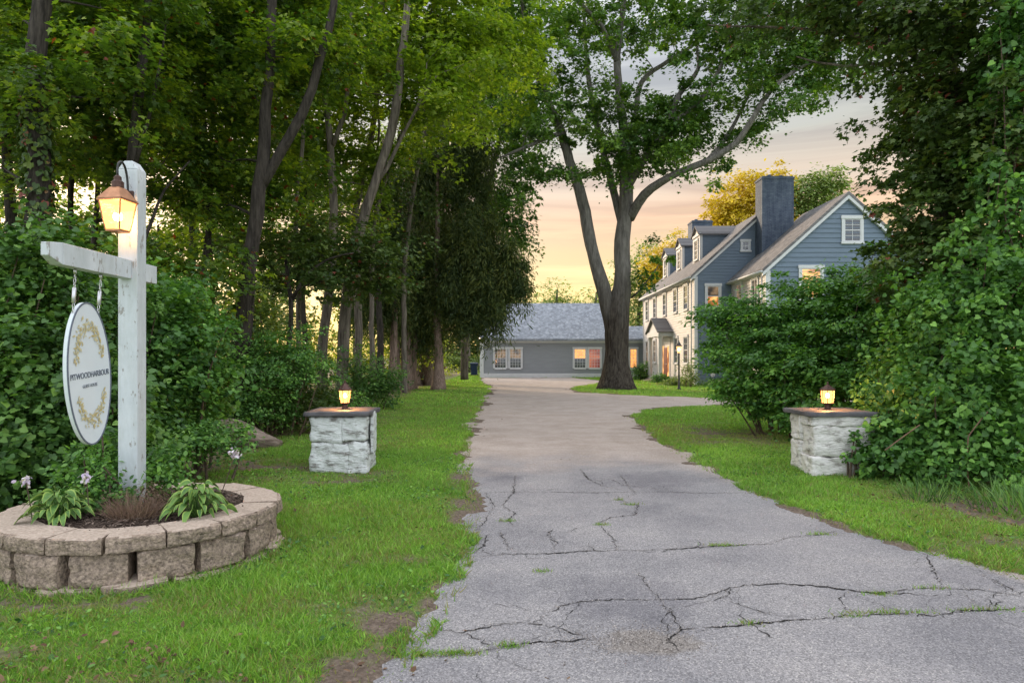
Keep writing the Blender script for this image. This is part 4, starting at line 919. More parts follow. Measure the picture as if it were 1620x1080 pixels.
# hanging sign
sgx, sgy, sgz = -3.177, 5.115, 1.475; hw, hh, th, tl = .262, .535, .016, R(5)
sg = empty('hanging_sign', (sgx, sgy, sgz), 'oval white sign with yellow leaf wreath hanging from the white post', 'sign')
def oval(sx_, sz_, x0, x1, m=0, nseg=64, mb=None, ring=None):
    mb = mb or MB(); 
    def pt(a, x, k=1, s=(sx_, sz_)):
        u, v = s[0]*math.cos(a)*k, s[1]*math.sin(a)*k; return (sgx+x, sgy+u*math.cos(tl)-v*math.sin(tl)*1, sgz+u*math.sin(tl)+v*math.cos(tl))
    if ring is None:
        mb.face([pt(2*math.pi*i/nseg, x1) for i in range(nseg)], m); mb.face([pt(-2*math.pi*i/nseg, x0) for i in range(nseg)], m)
        for i in range(nseg):
            a, b_ = 2*math.pi*i/nseg, 2*math.pi*(i+1)/nseg; mb.face([pt(a, x0), pt(b_, x0), pt(b_, x1), pt(a, x1)], m)
    else:
        for i in range(nseg):
            a, b_ = 2*math.pi*i/nseg, 2*math.pi*(i+1)/nseg; s2 = (sx_-ring, sz_-ring)
            mb.face([pt(a, x1), pt(b_, x1), pt(b_, x1, 1, s2), pt(a, x1, 1, s2)][::-1], m)
            mb.face([pt(a, x0), pt(b_, x0), pt(b_, x1), pt(a, x1)], m); mb.face([pt(a, x0, 1, s2), pt(b_, x0, 1, s2), pt(b_, x1, 1, s2), pt(a, x1, 1, s2)][::-1], m)
    return mb
oval(hw-.001, hh-.001, -th, th).build('board', pm('sign_board', (.66, .71, .74), .4, .03, 3), sg)
navy = pm('sign_navy', (.12, .14, .18), .5, .1, 6)
oval(hw+.001, hh+.001, th-.003, th+.004, ring=.011).build('border', navy, sg)
def on_sign(u, v, x=th+.002): return Vector((sgx+x, sgy+u*math.cos(tl)-v*math.sin(tl), sgz+u*math.sin(tl)+v*math.cos(tl)))
def sign_text(txt, size, u, v, mat, wx=1.0):
    cu = bpy.data.curves.new('lettering', 'FONT'); cu.body = txt; cu.size = size; cu.align_x = 'CENTER'; cu.align_y = 'CENTER'; cu.extrude = .001; cu.space_character = 1.0
    tmp = bpy.data.objects.new('tmp', cu); COL.objects.link(tmp); dg = bpy.context.evaluated_depsgraph_get(); me = bpy.data.meshes.new_from_object(tmp.evaluated_get(dg)); bpy.data.objects.remove(tmp)
    o0 = wloc(sg)
    for vt in me.vertices:
        p = on_sign(u+vt.co.x*wx, v+vt.co.y, th+.003+vt.co.z); vt.co = p-o0
    me.materials.clear(); return link('lettering', me, mat, sg)
sign_text('PITWOODHARBOUR', .062, 0, -.005, navy, .80)
sign_text('GUEST HOUSE', .034, -.01, -.085, pm('sign_grey', (.20, .22, .25), .6, .1, 6), .8)
rg = np.random.default_rng(31); wrm = leafmat('wreath', (.56, .44, .18), (.62, .53, .28), (.64, .62, .46), 0, .6)
for (a0, a1, k) in ((R(18), R(162), 150), (R(205), R(335), 120)):
    C_, D_, S_ = [], [], []
    for i in range(k):
        a = a0+(a1-a0)*i/k; r = .68+rg.normal()*.05; u, v = hw*r*math.cos(a), hh*(r*.98)*math.sin(a); C_.append(list(on_sign(u, v, th+.003+rg.random()*.002)))
        tdir = a+math.pi/2*(1 if math.sin(a)*math.cos(a) > 0 else 1)+rg.normal()*.9; D_.append(list(on_sign(math.cos(tdir), math.sin(tdir), 0)-on_sign(0, 0, 0))); S_.append(rg.uniform(.025, .05))
    k = len(C_); me = leafmesh('wreath', 'quad', np.array(C_), np.tile([1., 0, 0], (k, 1))+rg.normal(size=(k, 3))*.04, np.array(D_), np.array(S_), rg.random(k), origin=wloc(sg), width=np.array(S_)*.5)
    link('wreath', me, wrm, sg)
for s_, yy in ((-1, 4.965), (1, 5.275)):   # chains with spring hooks
    ch = MB(); zt = 2.245; u = (yy-sgy); v = hh*math.sqrt(max(0, 1-(u/hw)**2))*.93; p = on_sign(u*.96, v, 0); ch_n = 11
    ch.rings((sgx, yy, 2.205), [(.010, 0), (.012, .038)], 8)
    top_ = Vector((sgx, yy, 2.20)); L_ = (top_-p).length
    for i in range(ch_n):
        c = top_.lerp(p, (i+.5)/ch_n)
        if 3 <= i <= 6: continue
        ring = [c+Vector(((.008*math.cos(q) if i % 2 else 0), (.008*math.cos(q) if not i % 2 else 0), L_/ch_n*.62*math.sin(q))) for q in [2*math.pi*k/10 for k in range(11)]]
        ch.tube(ring, [.0028]*11, 5, cap=False)
    a_ = top_.lerp(p, 3/ch_n); b_ = top_.lerp(p, 7/ch_n); ch.tube([a_, a_.lerp(b_, .06), a_.lerp(b_, .94), b_], [.006, .014, .014, .006], 10)
    ch.build('chain', M['steel'], sg, smooth=True)
# copper lantern on the post
lx_, ly_, lz_ = -3.150, 5.455, 2.60; lr = R(-8)
ln = empty('wall_lantern', (-3.165, 5.6, 2.75), 'large copper lantern glowing on the front of the white sign post', 'lantern')
q_ = math.sqrt(2)
mb = MB(); mb.rings((lx_, ly_, lz_), [(.083*q_*.74, 0), (.083*q_*.74, .012), (.076*q_*.74, .018)], 4, R(45)+lr); mb.build('base', M['copper'], ln)
mb = MB(); mb.rings((lx_, ly_, lz_), [(.078*q_*.74, .018), (.122*q_*.74, .238)], 4, R(45)+lr); mb.build('glass', M['lantern_glass'], ln)
mb = MB()
for j in range(4):
    a = R(45)+lr+j*math.pi/2; mb.tube([(lx_+.082*q_*.74*math.cos(a), ly_+.082*q_*.74*math.sin(a), lz_+.015), (lx_+.127*q_*.74*math.cos(a), ly_+.127*q_*.74*math.sin(a), lz_+.24)], [.006, .006], 6)
mb.rings((lx_, ly_, lz_+.238), [(.142*q_*.74, 0), (.142*q_*.74, .012), (.122*q_*.74, .016)], 4, R(45)+lr); mb.build('cage', M['copper'], ln)
mb = MB(); mb.rings((lx_, ly_, lz_+.254), [(.140*q_*.74, 0), (.058*q_*.74, .095), (.050*q_*.74, .10)], 4, R(45)+lr); mb.build('lamp_roof', M['copper'], ln)
mb = MB(); mb.rings((lx_, ly_, lz_+.354), [(.045, 0), (.045, .045), (.028, .06), (.028, .085), (.012, .10)], 12, 0); mb.build('chimney_cap', M['copper_dark'], ln)
mb = MB(); mb.box(-3.22, -3.11, 5.598, 5.619, 2.80, 2.965); mb.build('back_plate', M['copper_dark'], ln, bevel=.004)
hook = [(lx_, 5.60, 2.93), (lx_+.0, 5.59, 3.05), (lx_, 5.56, 3.14), (lx_, 5.51, 3.175), (lx_, 5.465, 3.15), (lx_, 5.45, 3.09), (lx_, ly_, 3.05)]
mb = MB(); hp, hr = dense(hook, [.009]*7, .02, 0); mb.tube(hp, hr, 8); mb.build('hook', M['black_metal'], ln, smooth=True)
mb = MB()
for a in (0, 2.1, 4.2):
    mb.sphere((lx_+.022*math.cos(a), ly_+.022*math.sin(a), lz_+.12), .014, sq=(1, 1, 2.2)); 
mb.build('bulb', M['bulb'], ln)
l = bpy.data.lights.new('lantern_light', 'POINT'); l.energy = 11; l.color = (1, .48, .17); l.shadow_soft_size = .05
lo = bpy.data.objects.new('lantern_light', l); COL.objects.link(lo); lo.parent = ln; lo.location = Vector((lx_, ly_, lz_+.12))-wloc(ln)

# ------------------------------------------------------------------ plants in the planter
def hosta(cx, cy, z, r, seed, label, n=46, bright=0):
    rng = np.random.default_rng(seed); root = empty('hosta', (cx, cy, z), label, 'hosta', 'hostas in the ring planter')
    mb = MB(); rim = []
    for i in range(n):
        t_ = i/n; a = i*2.4+rng.normal()*.2; reach = r*(.35+.65*t_)*rng.uniform(.8, 1.15); rise = (.30-.20*t_)*rng.uniform(.75, 1.2)*(r/.27); L_ = .125*rng.uniform(.6, 1.25)*(r/.27); W_ = L_*.26
        d = Vector((math.cos(a), math.sin(a), 0)); sd_ = Vector((-d.y, d.x, 0)); b0 = Vector((cx, cy, z))+d*.02; tip0 = b0+d*(reach-L_*.5)+Vector((0, 0, rise))
        mb.tube([b0, b0.lerp(tip0, .5)+Vector((0, 0, .02)), tip0], [.004, .003, .003], 4, 2, cap=False)
        rows = 7; tw = rng.normal()*.7; prev = None
        for k in range(rows+1):
            s = k/rows; ww = W_*math.sin(math.pi*min(.999, s**.8*.97+.015))**.8; c = tip0+d*(L_*s*.95)+Vector((0, 0, L_*(.30*s-.95*s*s)*(.6+t_*.5)))
            up_ = Vector((0, 0, 1)); sv = (sd_*math.cos(tw)+up_*math.sin(tw))
            row = [c-sv*ww+up_*ww*.35, c-sv*ww*.72+up_*ww*.16, c, c+sv*ww*.72+up_*ww*.16, c+sv*ww+up_*ww*.35]
            if prev:
                for j in range(4): mb.face([prev[j], prev[j+1], row[j+1], row[j]], 1 if j in (0, 3) else 0)
            prev = row
    mb.build('foliage', [M['hosta_green'], M['hosta_edge'], M['hosta_green']], root, smooth=True); return root
M['hosta_green'] = pm('hosta_green', (.04, .11, .025), .45, 0, 14, .4, 30, col2=(.14, .26, .05)); M['hosta_edge'] = pm('hosta_edge', (.24, .34, .07), .5, .25, 8)
hosta(-3.40, 5.12, .36, .215, 1, 'hosta with yellow edged leaves at the left side of the planter', 80)
hosta(-2.43, 5.28, .36, .22, 2, 'hosta with green and cream leaves at the right side of the planter', 90)
def spike(cx, cy, z, h, lean, seed, label):
    rng = np.random.default_rng(seed); root = empty('hosta_flower', (cx, cy, z), label, 'flower', 'pale hosta flower stalks in the planter')
    top_ = Vector((cx+lean, cy, z+h)); mb = MB(); mb.tube(bez((cx, cy, z), top_, rng, .05, 7), [.004]*7, 5); mb.build('stem', M['twig'], root)
    k = 34; c = np.array([list(top_)]*k)+rng.normal(size=(k, 3))*[.016, .016, .022]
    link('blossom', leafmesh('blossom', 'oval', c, rng.normal(size=(k, 3)), rng.normal(size=(k, 3))+[0, 0, -1.2], rng.uniform(.025, .045, k), rng.random(k), origin=wloc(root)), M['petal'], root)
spike(-3.55, 5.05, .4, .30, -.05, 1, 'pale lilac hosta bloom above the left hosta'); spike(-3.22, 5.2, .4, .28, -.02, 2, 'pale lilac hosta bloom just left of the post foot'); spike(-2.42, 5.6, .4, .42, .15, 3, 'pink hosta bloom leaning out over the right hosta')
def blades(name, label, cat, cx, cy, z, rx, ry, n, h, wdt, mat, seed, lean=.35, group=None):
    rng = np.random.default_rng(seed); root = empty(name, (cx, cy, z), label, cat, group); a = rng.random(n)*6.283; r = np.sqrt(rng.random(n)); x = cx+rx*r*np.cos(a); y = cy+ry*r*np.sin(a)
    d = np.stack([np.cos(a)*r*lean*2, np.sin(a)*r*lean*2, np.ones(n)], 1)+rng.normal(size=(n, 3))*[lean, lean, .1]; nn = np.stack([np.cos(a), np.sin(a), np.zeros(n)], 1)+rng.normal(size=(n, 3))*.4
    link('foliage', leafmesh('foliage', 'blade', np.stack([x, y, np.full(n, z)], 1), nn, d, h*rng.uniform(.5, 1.15, n), rng.random(n), wdt*rng.uniform(.6, 1.4, n), origin=wloc(root)), mat, root); return root
blades('heather_clump', 'brown dried ornamental grass clump in the middle of the planter', 'dry plant', -2.90, 5.22, .37, .17, .13, 750, .19, .0035, M['leaf_heath'], 5, .5)
shrub('heather_clump', 'low brown heathery plant behind the dried grass in the planter', 'dry plant', None, [(-2.95, 5.45, .47, .28, .18, .12)], 60, 40, .02, .07, 'spray', M['leaf_heath'], 9, stems=14)
shrub('weedy_plant', 'short leafy weeds with thin stems in front of the post foot', 'weed', None, [(-3.24, 5.46, .55, .16, .10, .20), (-3.05, 5.42, .47, .12, .10, .12), (-3.38, 5.4, .5, .12, .08, .14)], 60, 22, .04, .07, 'oval', M['leaf_vine'], 12, stems=24, jitter=.8)
shrub('weedy_plant', 'tall leafy green weeds growing around the foot of the sign post', 'weed', None, [(-3.42, 5.72, .68, .22, .16, .34), (-3.08, 5.95, .6, .2, .18, .26), (-3.62, 5.55, .5, .16, .14, .18)], 90, 34, .05, .10, 'oval', M['leaf_vine'], 10, stems=14, jitter=.7)

# ------------------------------------------------------------------ the great maple by the drive
D0 = 34.0
def pp(l, D=D0): return [P(a, b_, D+(c[0] if c else 0)) for a, b_, *c in l]
u_ = D0/F
mbk, t, b = newmat('bark_maple'); tcn = t.nodes.new('ShaderNodeTexCoord'); ob = tcn.outputs['Object']
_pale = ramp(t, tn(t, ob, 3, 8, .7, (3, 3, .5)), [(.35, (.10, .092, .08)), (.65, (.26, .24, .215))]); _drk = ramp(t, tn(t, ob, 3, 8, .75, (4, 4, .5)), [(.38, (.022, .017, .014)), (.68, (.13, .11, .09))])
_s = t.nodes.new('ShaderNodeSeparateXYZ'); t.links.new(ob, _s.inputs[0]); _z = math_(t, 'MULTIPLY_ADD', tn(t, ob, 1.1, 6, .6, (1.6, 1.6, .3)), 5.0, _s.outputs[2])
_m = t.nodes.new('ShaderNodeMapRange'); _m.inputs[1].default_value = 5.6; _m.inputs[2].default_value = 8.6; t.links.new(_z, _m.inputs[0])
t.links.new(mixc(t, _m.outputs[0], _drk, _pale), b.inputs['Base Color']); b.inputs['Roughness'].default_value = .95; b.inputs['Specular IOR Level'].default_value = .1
bp = t.nodes.new('ShaderNodeBump'); bp.inputs['Strength'].default_value = 1; bp.inputs['Distance'].default_value = .12; t.links.new(tn(t, ob, 3.2, 9, .75, (3, 3, .35)), bp.inputs['Height']); t.links.new(bp.outputs[0], b.inputs['Normal'])
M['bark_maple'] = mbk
mt = tree('maple_tree', 'huge forked maple with pale upper limbs and dark flared trunk by the garage', 'tree', None,
 [(pp([(975, 618), (975, 560), (977, 500), (985, 440), (985, 380), (991, 300), (986, 200), (976, 100), (988, -20), (985, -160)]), [k*u_ for k in (20, 17.5, 18.5, 13, 11.8, 10.8, 7.5, 5.5, 4, 2)]),
  (pp([(973, 570), (965, 505), (949, 440), (938, 400), (922, 320), (906, 270), (888, 210), (862, 150, -1), (835, 60, -2), (820, -40, -2)]), [k*u_ for k in (9, 11, 10.5, 9.5, 9, 8, 7, 5.5, 4, 2)]),
  (pp([(985, 362), (968, 290, 1), (950, 220, 1.5), (932, 130, 2), (925, 40, 2), (915, -60, 2)]), [k*u_ for k in (6.5, 6, 5, 4, 3, 1.6)]),
  (pp([(996, 345), (1020, 308, -1), (1060, 280, -2), (1120, 254, -3), (1165, 226, -3.5), (1192, 185, -4), (1232, 130, -4), (1290, 95, -4)]), [k*u_ for k in (8, 7, 5.5, 4.8, 4.3, 3.6, 2.6, 1.5)]),
  (pp([(992, 300), (1020, 250, -1), (1056, 205, -2), (1110, 155, -3), (1150, 90, -3), (1200, 20, -3)]), [k*u_ for k in (6, 5, 4.2, 3.4, 2.4, 1.5)]),
  (pp([(990, 250), (1005, 190, 1), (1015, 130, 2), (1060, 95, 2), (1110, 60, 2), (1150, -10, 2)]), [k*u_ for k in (5.5, 4.6, 4, 3.2, 2.4, 1.5)]),
  (pp([(1056, 205, -2), (1075, 150, -2), (1105, 110, -1), (1100, 60, 0)]), [k*u_ for k in (5, 4, 3, 2)]),
  (pp([(1000, 470), (1015, 455, -.5), (1035, 430, -.8), (1052, 400, -1)]), [k*u_ for k in (1.8, 1.3, .9, .4)]),
  (pp([(1120, 254, -3), (1150, 215, -2), (1185, 150, -1)]), [k*u_ for k in (4, 3, 1.5)]),
  (pp([(888, 210), (850, 225, -2), (815, 240, -3), (790, 250, -3)]), [k*u_ for k in (4, 3, 2, 1)]),
  (pp([(976, 100), (950, 40, -1), (900, -10, -2)]), [k*u_ for k in (4, 3, 2)])],
 [(*P(1000, 200, 33), 5.2, 3.4, 1.9), (*P(1090, 205, 32), 3.6, 3.0, 2.2), (*P(930, 165, 34), 3.4, 3.2, 2.6), (*P(850, 110, 31), 2.8, 3, 3.0), (*P(1000, 20, 34), 6.0, 4, 2.0),
  (*P(1190, 95, 31), 3.6, 3, 1.8), (*P(1270, 90, 31), 3.0, 2.6, 1.7), (*P(1160, 20, 31), 4.2, 3, 2), (*P(820, 20, 32), 3.2, 3, 3), (*P(960, 268, 33), 2.2, 1.6, .9), (*P(850, 260, 31), 1.5, 1.2, 1.5), (*P(1015, 265, 34), 1.1, 1, .9),
  (*P(1000, -120, 34), 8.5, 5, 3.0), (*P(1042, 400, 33), .7, .6, .8), (*P(1015, 440, 33.2), .5, .5, .5), (*P(1080, 180, 33), 3.4, 2.0, 1.5), (*P(1020, 230, 32.5), 3.0, 2.0, 1.1), (*P(1320, 60, 31), 2.8, 2, 1.6), (*P(1280, 105, 31), 2.6, 2, 1.4), (*P(1225, 50, 31), 3.2, 2, 1.6), (*P(1240, 160, 30), 1.6, 1.3, 1.2), (*P(1190, 200, 30.5), .9, .8, .7)],
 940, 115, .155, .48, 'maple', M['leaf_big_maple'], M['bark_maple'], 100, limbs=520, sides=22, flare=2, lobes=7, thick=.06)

# ------------------------------------------------------------------ woodland on the left
WG = 'tall woodland trees left of the drive'
def wtree(label, l, rad, D, ells, ncl, nl, size, cr, lm, bark, seed, extra=(), limbs=90, kind='maple', **kw):
    st = [(pp(l, D), rad)]+[(pp(a, D), b_) for a, b_ in extra]
    p0 = st[0][0][0]; p0.z = -.05
    st = [(a, [q*.82 for q in b_]) for a, b_ in st]
    return tree('woodland_tree', label, 'tree', WG, st, [(*P(a, b_, d+1.9), rx*1.08, ry*.75, rz*1.08) for a, b_, d, rx, ry, rz in ells]+([(*P(a, b_, d-.3), rx*.45, ry*.5, rz*.4) for a, b_, d, rx, ry, rz in ells][::2]), int(ncl*.9), int(nl*1.6), size, cr*.88, kind, M[lm], M[bark], seed, limbs=limbs, jitter=.36, **kw)
wtree('thick ivy covered trunk nearest the left edge', [(40, 700), (48, 450), (60, 300), (55, 150), (68, 0), (75, -200)], [.26, .22, .20, .18, .16, .12], 10.5,
 [(60, 150, 10.5, 2.4, 2.2, 1.7), (60, -60, 10.5, 3, 2.6, 1.6), (170, 60, 10, 1.6, 1.5, 1.2), (40, 320, 10.3, .6, .6, 1.4)], 330, 60, .095, .34, 'leaf_maple', 'bark_dark', 201)
wtree('slim dark tree rising straight behind the copper lantern', [(203, 700), (205, 520), (208, 270), (226, 120), (236, 0), (240, -200)], [.14, .13, .115, .10, .085, .06], 12,
 [(200, 130, 12, 2.0, 2, 1.6), (280, 180, 12.3, 1.6, 1.6, 1.5), (230, -20, 12, 2.6, 2.3, 1.4), (330, 60, 12.5, 1.6, 1.6, 1.5), (250, 300, 12.5, 1.2, 1, .8)], 330, 60, .10, .36, 'leaf_maple', 'bark_dark', 202,
 extra=[([(214, 260), (235, 190), (250, 120), (262, 40)], [.05, .04, .03, .02]), ([(215, 420), (240, 350), (262, 300), (300, 255)], [.045, .035, .025, .015])])
wtree('forked oak dark with a vine wrapped lower trunk', [(372, 640), (384, 500), (400, 385), (414, 260), (424, 130), (430, 0), (435, -200)], [.24, .20, .17, .15, .13, .11, .08], 13.5,
 [(420, 90, 13.5, 2.2, 2, 1.7), (330, 250, 13, 1.6, 1.5, 1.1), (480, 60, 13.5, 1.7, 1.6, 1.5), (400, -60, 13.5, 3, 2.6, 1.5), (360, 330, 13.2, 1.2, 1.1, .8), (440, 300, 13.8, 1.1, 1, 1.0)], 380, 58, .105, .38, 'leaf_maple', 'bark_dark', 203,
 extra=[([(410, 300), (440, 245), (478, 180), (505, 95), (528, 10), (540, -120)], [.12, .12, .115, .10, .085, .06])], limbs=120)
wtree('small spreading maple with black trunk under the tall trees', [(450, 640), (456, 540), (462, 470), (452, 410)], [.085, .075, .065, .04], 16.5,
 [(455, 395, 16.5, 2.0, 1.5, .75), (560, 400, 16.3, 1.7, 1.4, .8), (510, 440, 16, 1.5, 1.2, .5), (590, 450, 16.5, .9, .9, .5)], 200, 55, .10, .42, 'leaf_dark', 'bark_dark', 204,
 extra=[([(462, 475), (480, 440), (520, 410), (560, 400)], [.05, .04, .03, .02])], flat=.22)
wtree('grey trunked tree behind the left stone pillar', [(538, 625), (543, 560), (548, 490), (560, 400), (590, 300), (618, 210), (632, 120), (645, 0), (650, -200)], [.27, .22, .20, .19, .17, .16, .14, .12, .08], 20,
 [(620, 60, 20, 3, 2.6, 2.4), (560, 160, 20, 2.4, 2.2, 2.0), (680, 150, 20, 2.2, 2, 2.2), (640, -60, 20, 4, 3.4, 2.4), (740, 60, 20.5, 2.6, 2, 2.2), (560, 330, 20.5, 1.6, 1.4, 1.2)], 400, 58, .13, .50, 'leaf_yellowish', 'bark_grey', 205,
 extra=[([(600, 285), (625, 240), (655, 180), (692, 118)], [.07, .06, .05, .03]), ([(655, 180), (670, 140), (675, 100)], [.04, .03, .02])], limbs=140)
wtree('brown forked trunk standing behind the small maple', [(508, 620), (514, 520), (526, 400), (526, 290), (520, 200), (512, 130), (510, 0)], [.20, .18, .16, .15, .12, .09, .06], 21,
 [(500, 90, 21, 2.4, 2.2, 2.2), (540, 240, 21, 1.7, 1.6, 1.6), (470, 220, 21.5, 1.5, 1.4, 1.8), (450, 30, 22, 2.4, 2, 2)], 280, 55, .13, .5, 'leaf_yellowish', 'bark_grey', 206,
 extra=[([(526, 230), (545, 180), (552, 120), (556, 20)], [.10, .09, .07, .05])])
wtree('pair of slim leaning stems above the cedars', [(568, 610), (566, 480), (562, 350), (578, 260), (598, 140), (604, 0), (606, -150)], [.17, .16, .15, .13, .11, .09, .06], 24,
 [(600, 110, 24, 2.4, 2.2, 2.4), (700, 40, 24, 3, 2.4, 2.2), (600, -50, 24, 3.4, 3, 2.2), (770, 120, 25, 2.4, 2.2, 2.2)], 280, 55, .15, .55, 'leaf_yellowish', 'bark_grey', 207,
 extra=[([(566, 400), (585, 300), (600, 200), (585, 100), (588, 0)], [.07, .06, .05, .04, .03])])
wtree('tall tree left of the cedars with leaning trunk far back', [(300, 640), (300, 480), (305, 350), (312, 200), (320, 60), (325, -100)], [.14, .13, .12, .10, .08, .06], 19,
 [(300, 180, 19, 2.6, 2, 2.2), (150, 140, 19, 2.6, 2, 2), (250, 20, 18, 3.6, 3, 2), (120, 260, 18, 1.8, 1.6, 1.1), (30, 200, 18, 2, 2, 2), (300, 330, 19, 1.8, 1.5, 1.1), (420, 200, 19, 1.6, 1.5, 2)], 360, 50, .14, .5, 'leaf_yellowish', 'bark_dark', 208, limbs=60)
wtree('far back tree with foliage down to the shrubs on the left', [(140, 640), (142, 480), (150, 350), (160, 200), (150, 60)], [.12, .11, .10, .08, .05], 22,
 [(60, 60, 22, 3.4, 2, 2.4), (200, 280, 22, 2.4, 1.8, 1.0), (320, 90, 22, 3, 2, 2.4), (250, 160, 22, 3, 2, 2.2), (360, 280, 22, 2, 1.6, 2)], 260, 45, .16, .55, 'leaf_dark', 'bark_dark', 209, limbs=50)
# slim stems and ivy among the near trunks
for i, (l_, D, rd, lab) in enumerate((([(118, 620), (122, 450), (112, 300), (130, 150), (126, 0), (120, -120)], 15, .075, 'slim dark stem between the left edge trunk and the lamp'), ([(322, 620), (318, 470), (332, 330), (322, 180), (340, 40), (345, -100)], 15.5, .085, 'slim dark stem between the lamp post and the forked oak'),
        ([(640, 590), (640, 430), (655, 300), (676, 190), (700, 60), (705, -60)], 30, .12, 'leaning slim stem rising in front of the cedars'), ([(470, 600), (472, 450), (466, 330), (480, 200), (470, 60)], 19, .08, 'crooked slim stem just right of the forked oak'), ([(590, 590), (588, 450), (596, 330), (640, 200), (668, 90), (690, -20)], 23, .09, 'pale slim stem leaning right beside the grey trunk'))):
    pt_ = pp(l_, D); pt_[0].z = -.05
    tree('woodland_tree', lab, 'tree', WG, [(pt_, [rd*(1-.12*k) for k in range(len(pt_))])], [(*P(l_[-2][0]+20, 60, D), 1.3, 1.0, 1.2), (*P(l_[2][0], l_[2][1]-60, D), .9, .7, .8)], 70, 80, .11, .34, 'maple', M['leaf_maple'], M['bark_grey' if i > 1 else 'bark_dark'], 340+i, limbs=60)
rng_i = np.random.default_rng(77); tt_ = rng_i.random(1500); zz_ = 1+tt_*5.2; an_ = rng_i.random(1500)*6.28
iv = empty('ivy', (P(58, 300, 10.5).x, 10.5, 0), 'ivy leaves wrapped around the thick trunk at the left edge', 'ivy')
bx_ = np.array([P(48, 450, 10.5).x, P(60, 300, 10.5).x, P(55, 150, 10.5).x]); xx_ = np.interp(zz_, [2.7, 4.2, 5.6], bx_)
link('foliage', leafmesh('foliage', 'heart', np.stack([xx_+.21*np.cos(an_), 10.5+.21*np.sin(an_), zz_], 1), np.stack([np.cos(an_), np.sin(an_), .3+0*an_], 1)+rng_i.normal(size=(1500, 3))*.35, rng_i.normal(size=(1500, 3))*.5+[0, 0, -1], rng_i.uniform(.05, .11, 1500), rng_i.random(1500), origin=wloc(iv)), M['leaf_dark'], iv)
# a few more bare trunks in the shade
for i, (px, D, r, lab) in enumerate(((478, 27, .13, 'dark trunk in the shade between the maple and the pillar'), (598, 29, .16, 'dark trunk just left of the cedar row'), (330, 17, .07, 'thin sapling stem behind the fern bush'), (12, 14, .14, 'dark trunk at the very left edge of the woodland'))):
    b0 = P(px, 565, D); tree('woodland_tree', lab, 'tree', WG, [([(b0.x, D, -.05), (b0.x+.1, D, 2.5), (b0.x-.05, D+.1, 6), (b0.x+.3, D, 10)], [r, r*.85, r*.7, r*.4])],
        [(b0.x, D, 9.5, 2.6, 2.2, 2.2), (b0.x+.5, D, 6.2, 1.5, 1.3, 1)], 90, 50, .15, .5, 'maple', M['leaf_dark'], M['bark_dark'], 300+i, limbs=30)
for i, (px, D, ells, lab) in enumerate(((30, 30, [(0, 360, 30, 3.4, 1.5, 1.9), (110, 370, 30, 2.8, 1.5, 1.6)], 'dim leafy tree deep in the wood at the far left'), (250, 33, [(240, 400, 33, 3, 1.5, 1.5), (350, 370, 33, 3, 1.5, 1.9)], 'dim leafy tree deep in the wood behind the sign post'),
        (430, 36, [(430, 380, 36, 3, 1.5, 2.6), (520, 380, 36, 3, 1.5, 2.8), (400, 460, 36, 2.5, 1.5, 1.6)], 'dim leafy tree deep in the wood behind the small maple'), (560, 40, [(560, 420, 40, 3, 1.5, 3.4), (600, 300, 40, 2.6, 1.5, 3), (500, 300, 40, 3, 1.5, 3)], 'dim leafy tree deep in the wood behind the cedars'))):
    b0 = P(px, 565, D); tree('woodland_tree', lab, 'tree', WG, [([(b0.x, D, -.05), (b0.x+.1, D, 3), (b0.x-.05, D+.1, 8)], [.16, .14, .06])], [(*P(a, b_, d), rx, ry, rz) for a, b_, d, rx, ry, rz in ells], 130, 70, .2, .62, 'maple', M['leaf_maple'], M['bark_dark'], 320+i, limbs=40)
# cedar row
CG = 'row of old cedars at the woodland edge'
def cedar(label, px, py, stemn, D, ells, seed, ncl=230, spread=.35, r=.16):
    rng = np.random.default_rng(seed); x, y = G(px, py); y = D; x = (px-CX)*D/F; st = []
    for i in range(stemn):
        a = rng.random()*6.28; bx_ = x+math.cos(a)*spread*.6*(stemn > 1); by_ = y+math.sin(a)*spread*.5*(stemn > 1); k = rng.uniform(.6, 1)
        st.append(([(bx_, by_, -.05), (bx_+math.cos(a)*.12, by_, 1.4), (bx_+math.cos(a)*.3*(stemn > 1)+rng.normal()*.08, by_, 4), (bx_+math.cos(a)*.5*(stemn > 1), by_, 8), (x, by_, 11.5)], [r*k*1.25, r*k, r*k*.85, r*k*.6, .04]))
    return tree('cedar_tree', label, 'tree', CG, st, [(*P(a, b_, d), rx, ry, rz) for a, b_, d, rx, ry, rz in ells], int(ncl*1.35), 190, .23, .44, 'spray', M['leaf_cedar'], M['bark_cedar'], seed, up=.2, droop=1.4, flat=1.0, limbs=130, jitter=.7, shell=1.7, sides=9, flare=stemn, lobes=5)
cedar('multi stemmed cedar at the front of the row', 637, 615, 7, 34, [(650, 400, 34, 1.7, 1.7, 2.9), (665, 260, 34, 1.2, 1.2, 2.6), (635, 480, 34, 1.6, 1.5, 1.2), (665, 520, 34.5, .9, .9, .7)], 401, 200, .75, .17)
cedar('broad reddish barked cedar clump behind the front one', 668, 606, 7, 38.5, [(690, 400, 38, 1.9, 1.8, 3.2), (700, 250, 38, 1.3, 1.2, 3)], 402, 190, .85, .2)
cedar('single stemmed cedar standing nearest the drive', 692, 617, 1, 33.3, [(745, 400, 33.5, 1.8, 1.6, 2.9), (735, 250, 33.5, 1.3, 1.2, 2.8), (770, 480, 33.4, 1.2, 1.1, 1.2), (715, 470, 33.4, 1.1, 1.1, 1.2), (795, 420, 33.3, 1.2, 1.1, 1.4), (822, 450, 33.3, .7, .7, .8)], 403, 270, .2, .2)
cedar('shaded cedar deeper in the row behind the grey trunk', 607, 612, 4, 31, [(600, 430, 31, 1.4, 1.3, 1.9), (610, 330, 31, .9, .9, 1.6), (580, 470, 31, 1.1, 1, .7)], 404, 150, .6, .16)
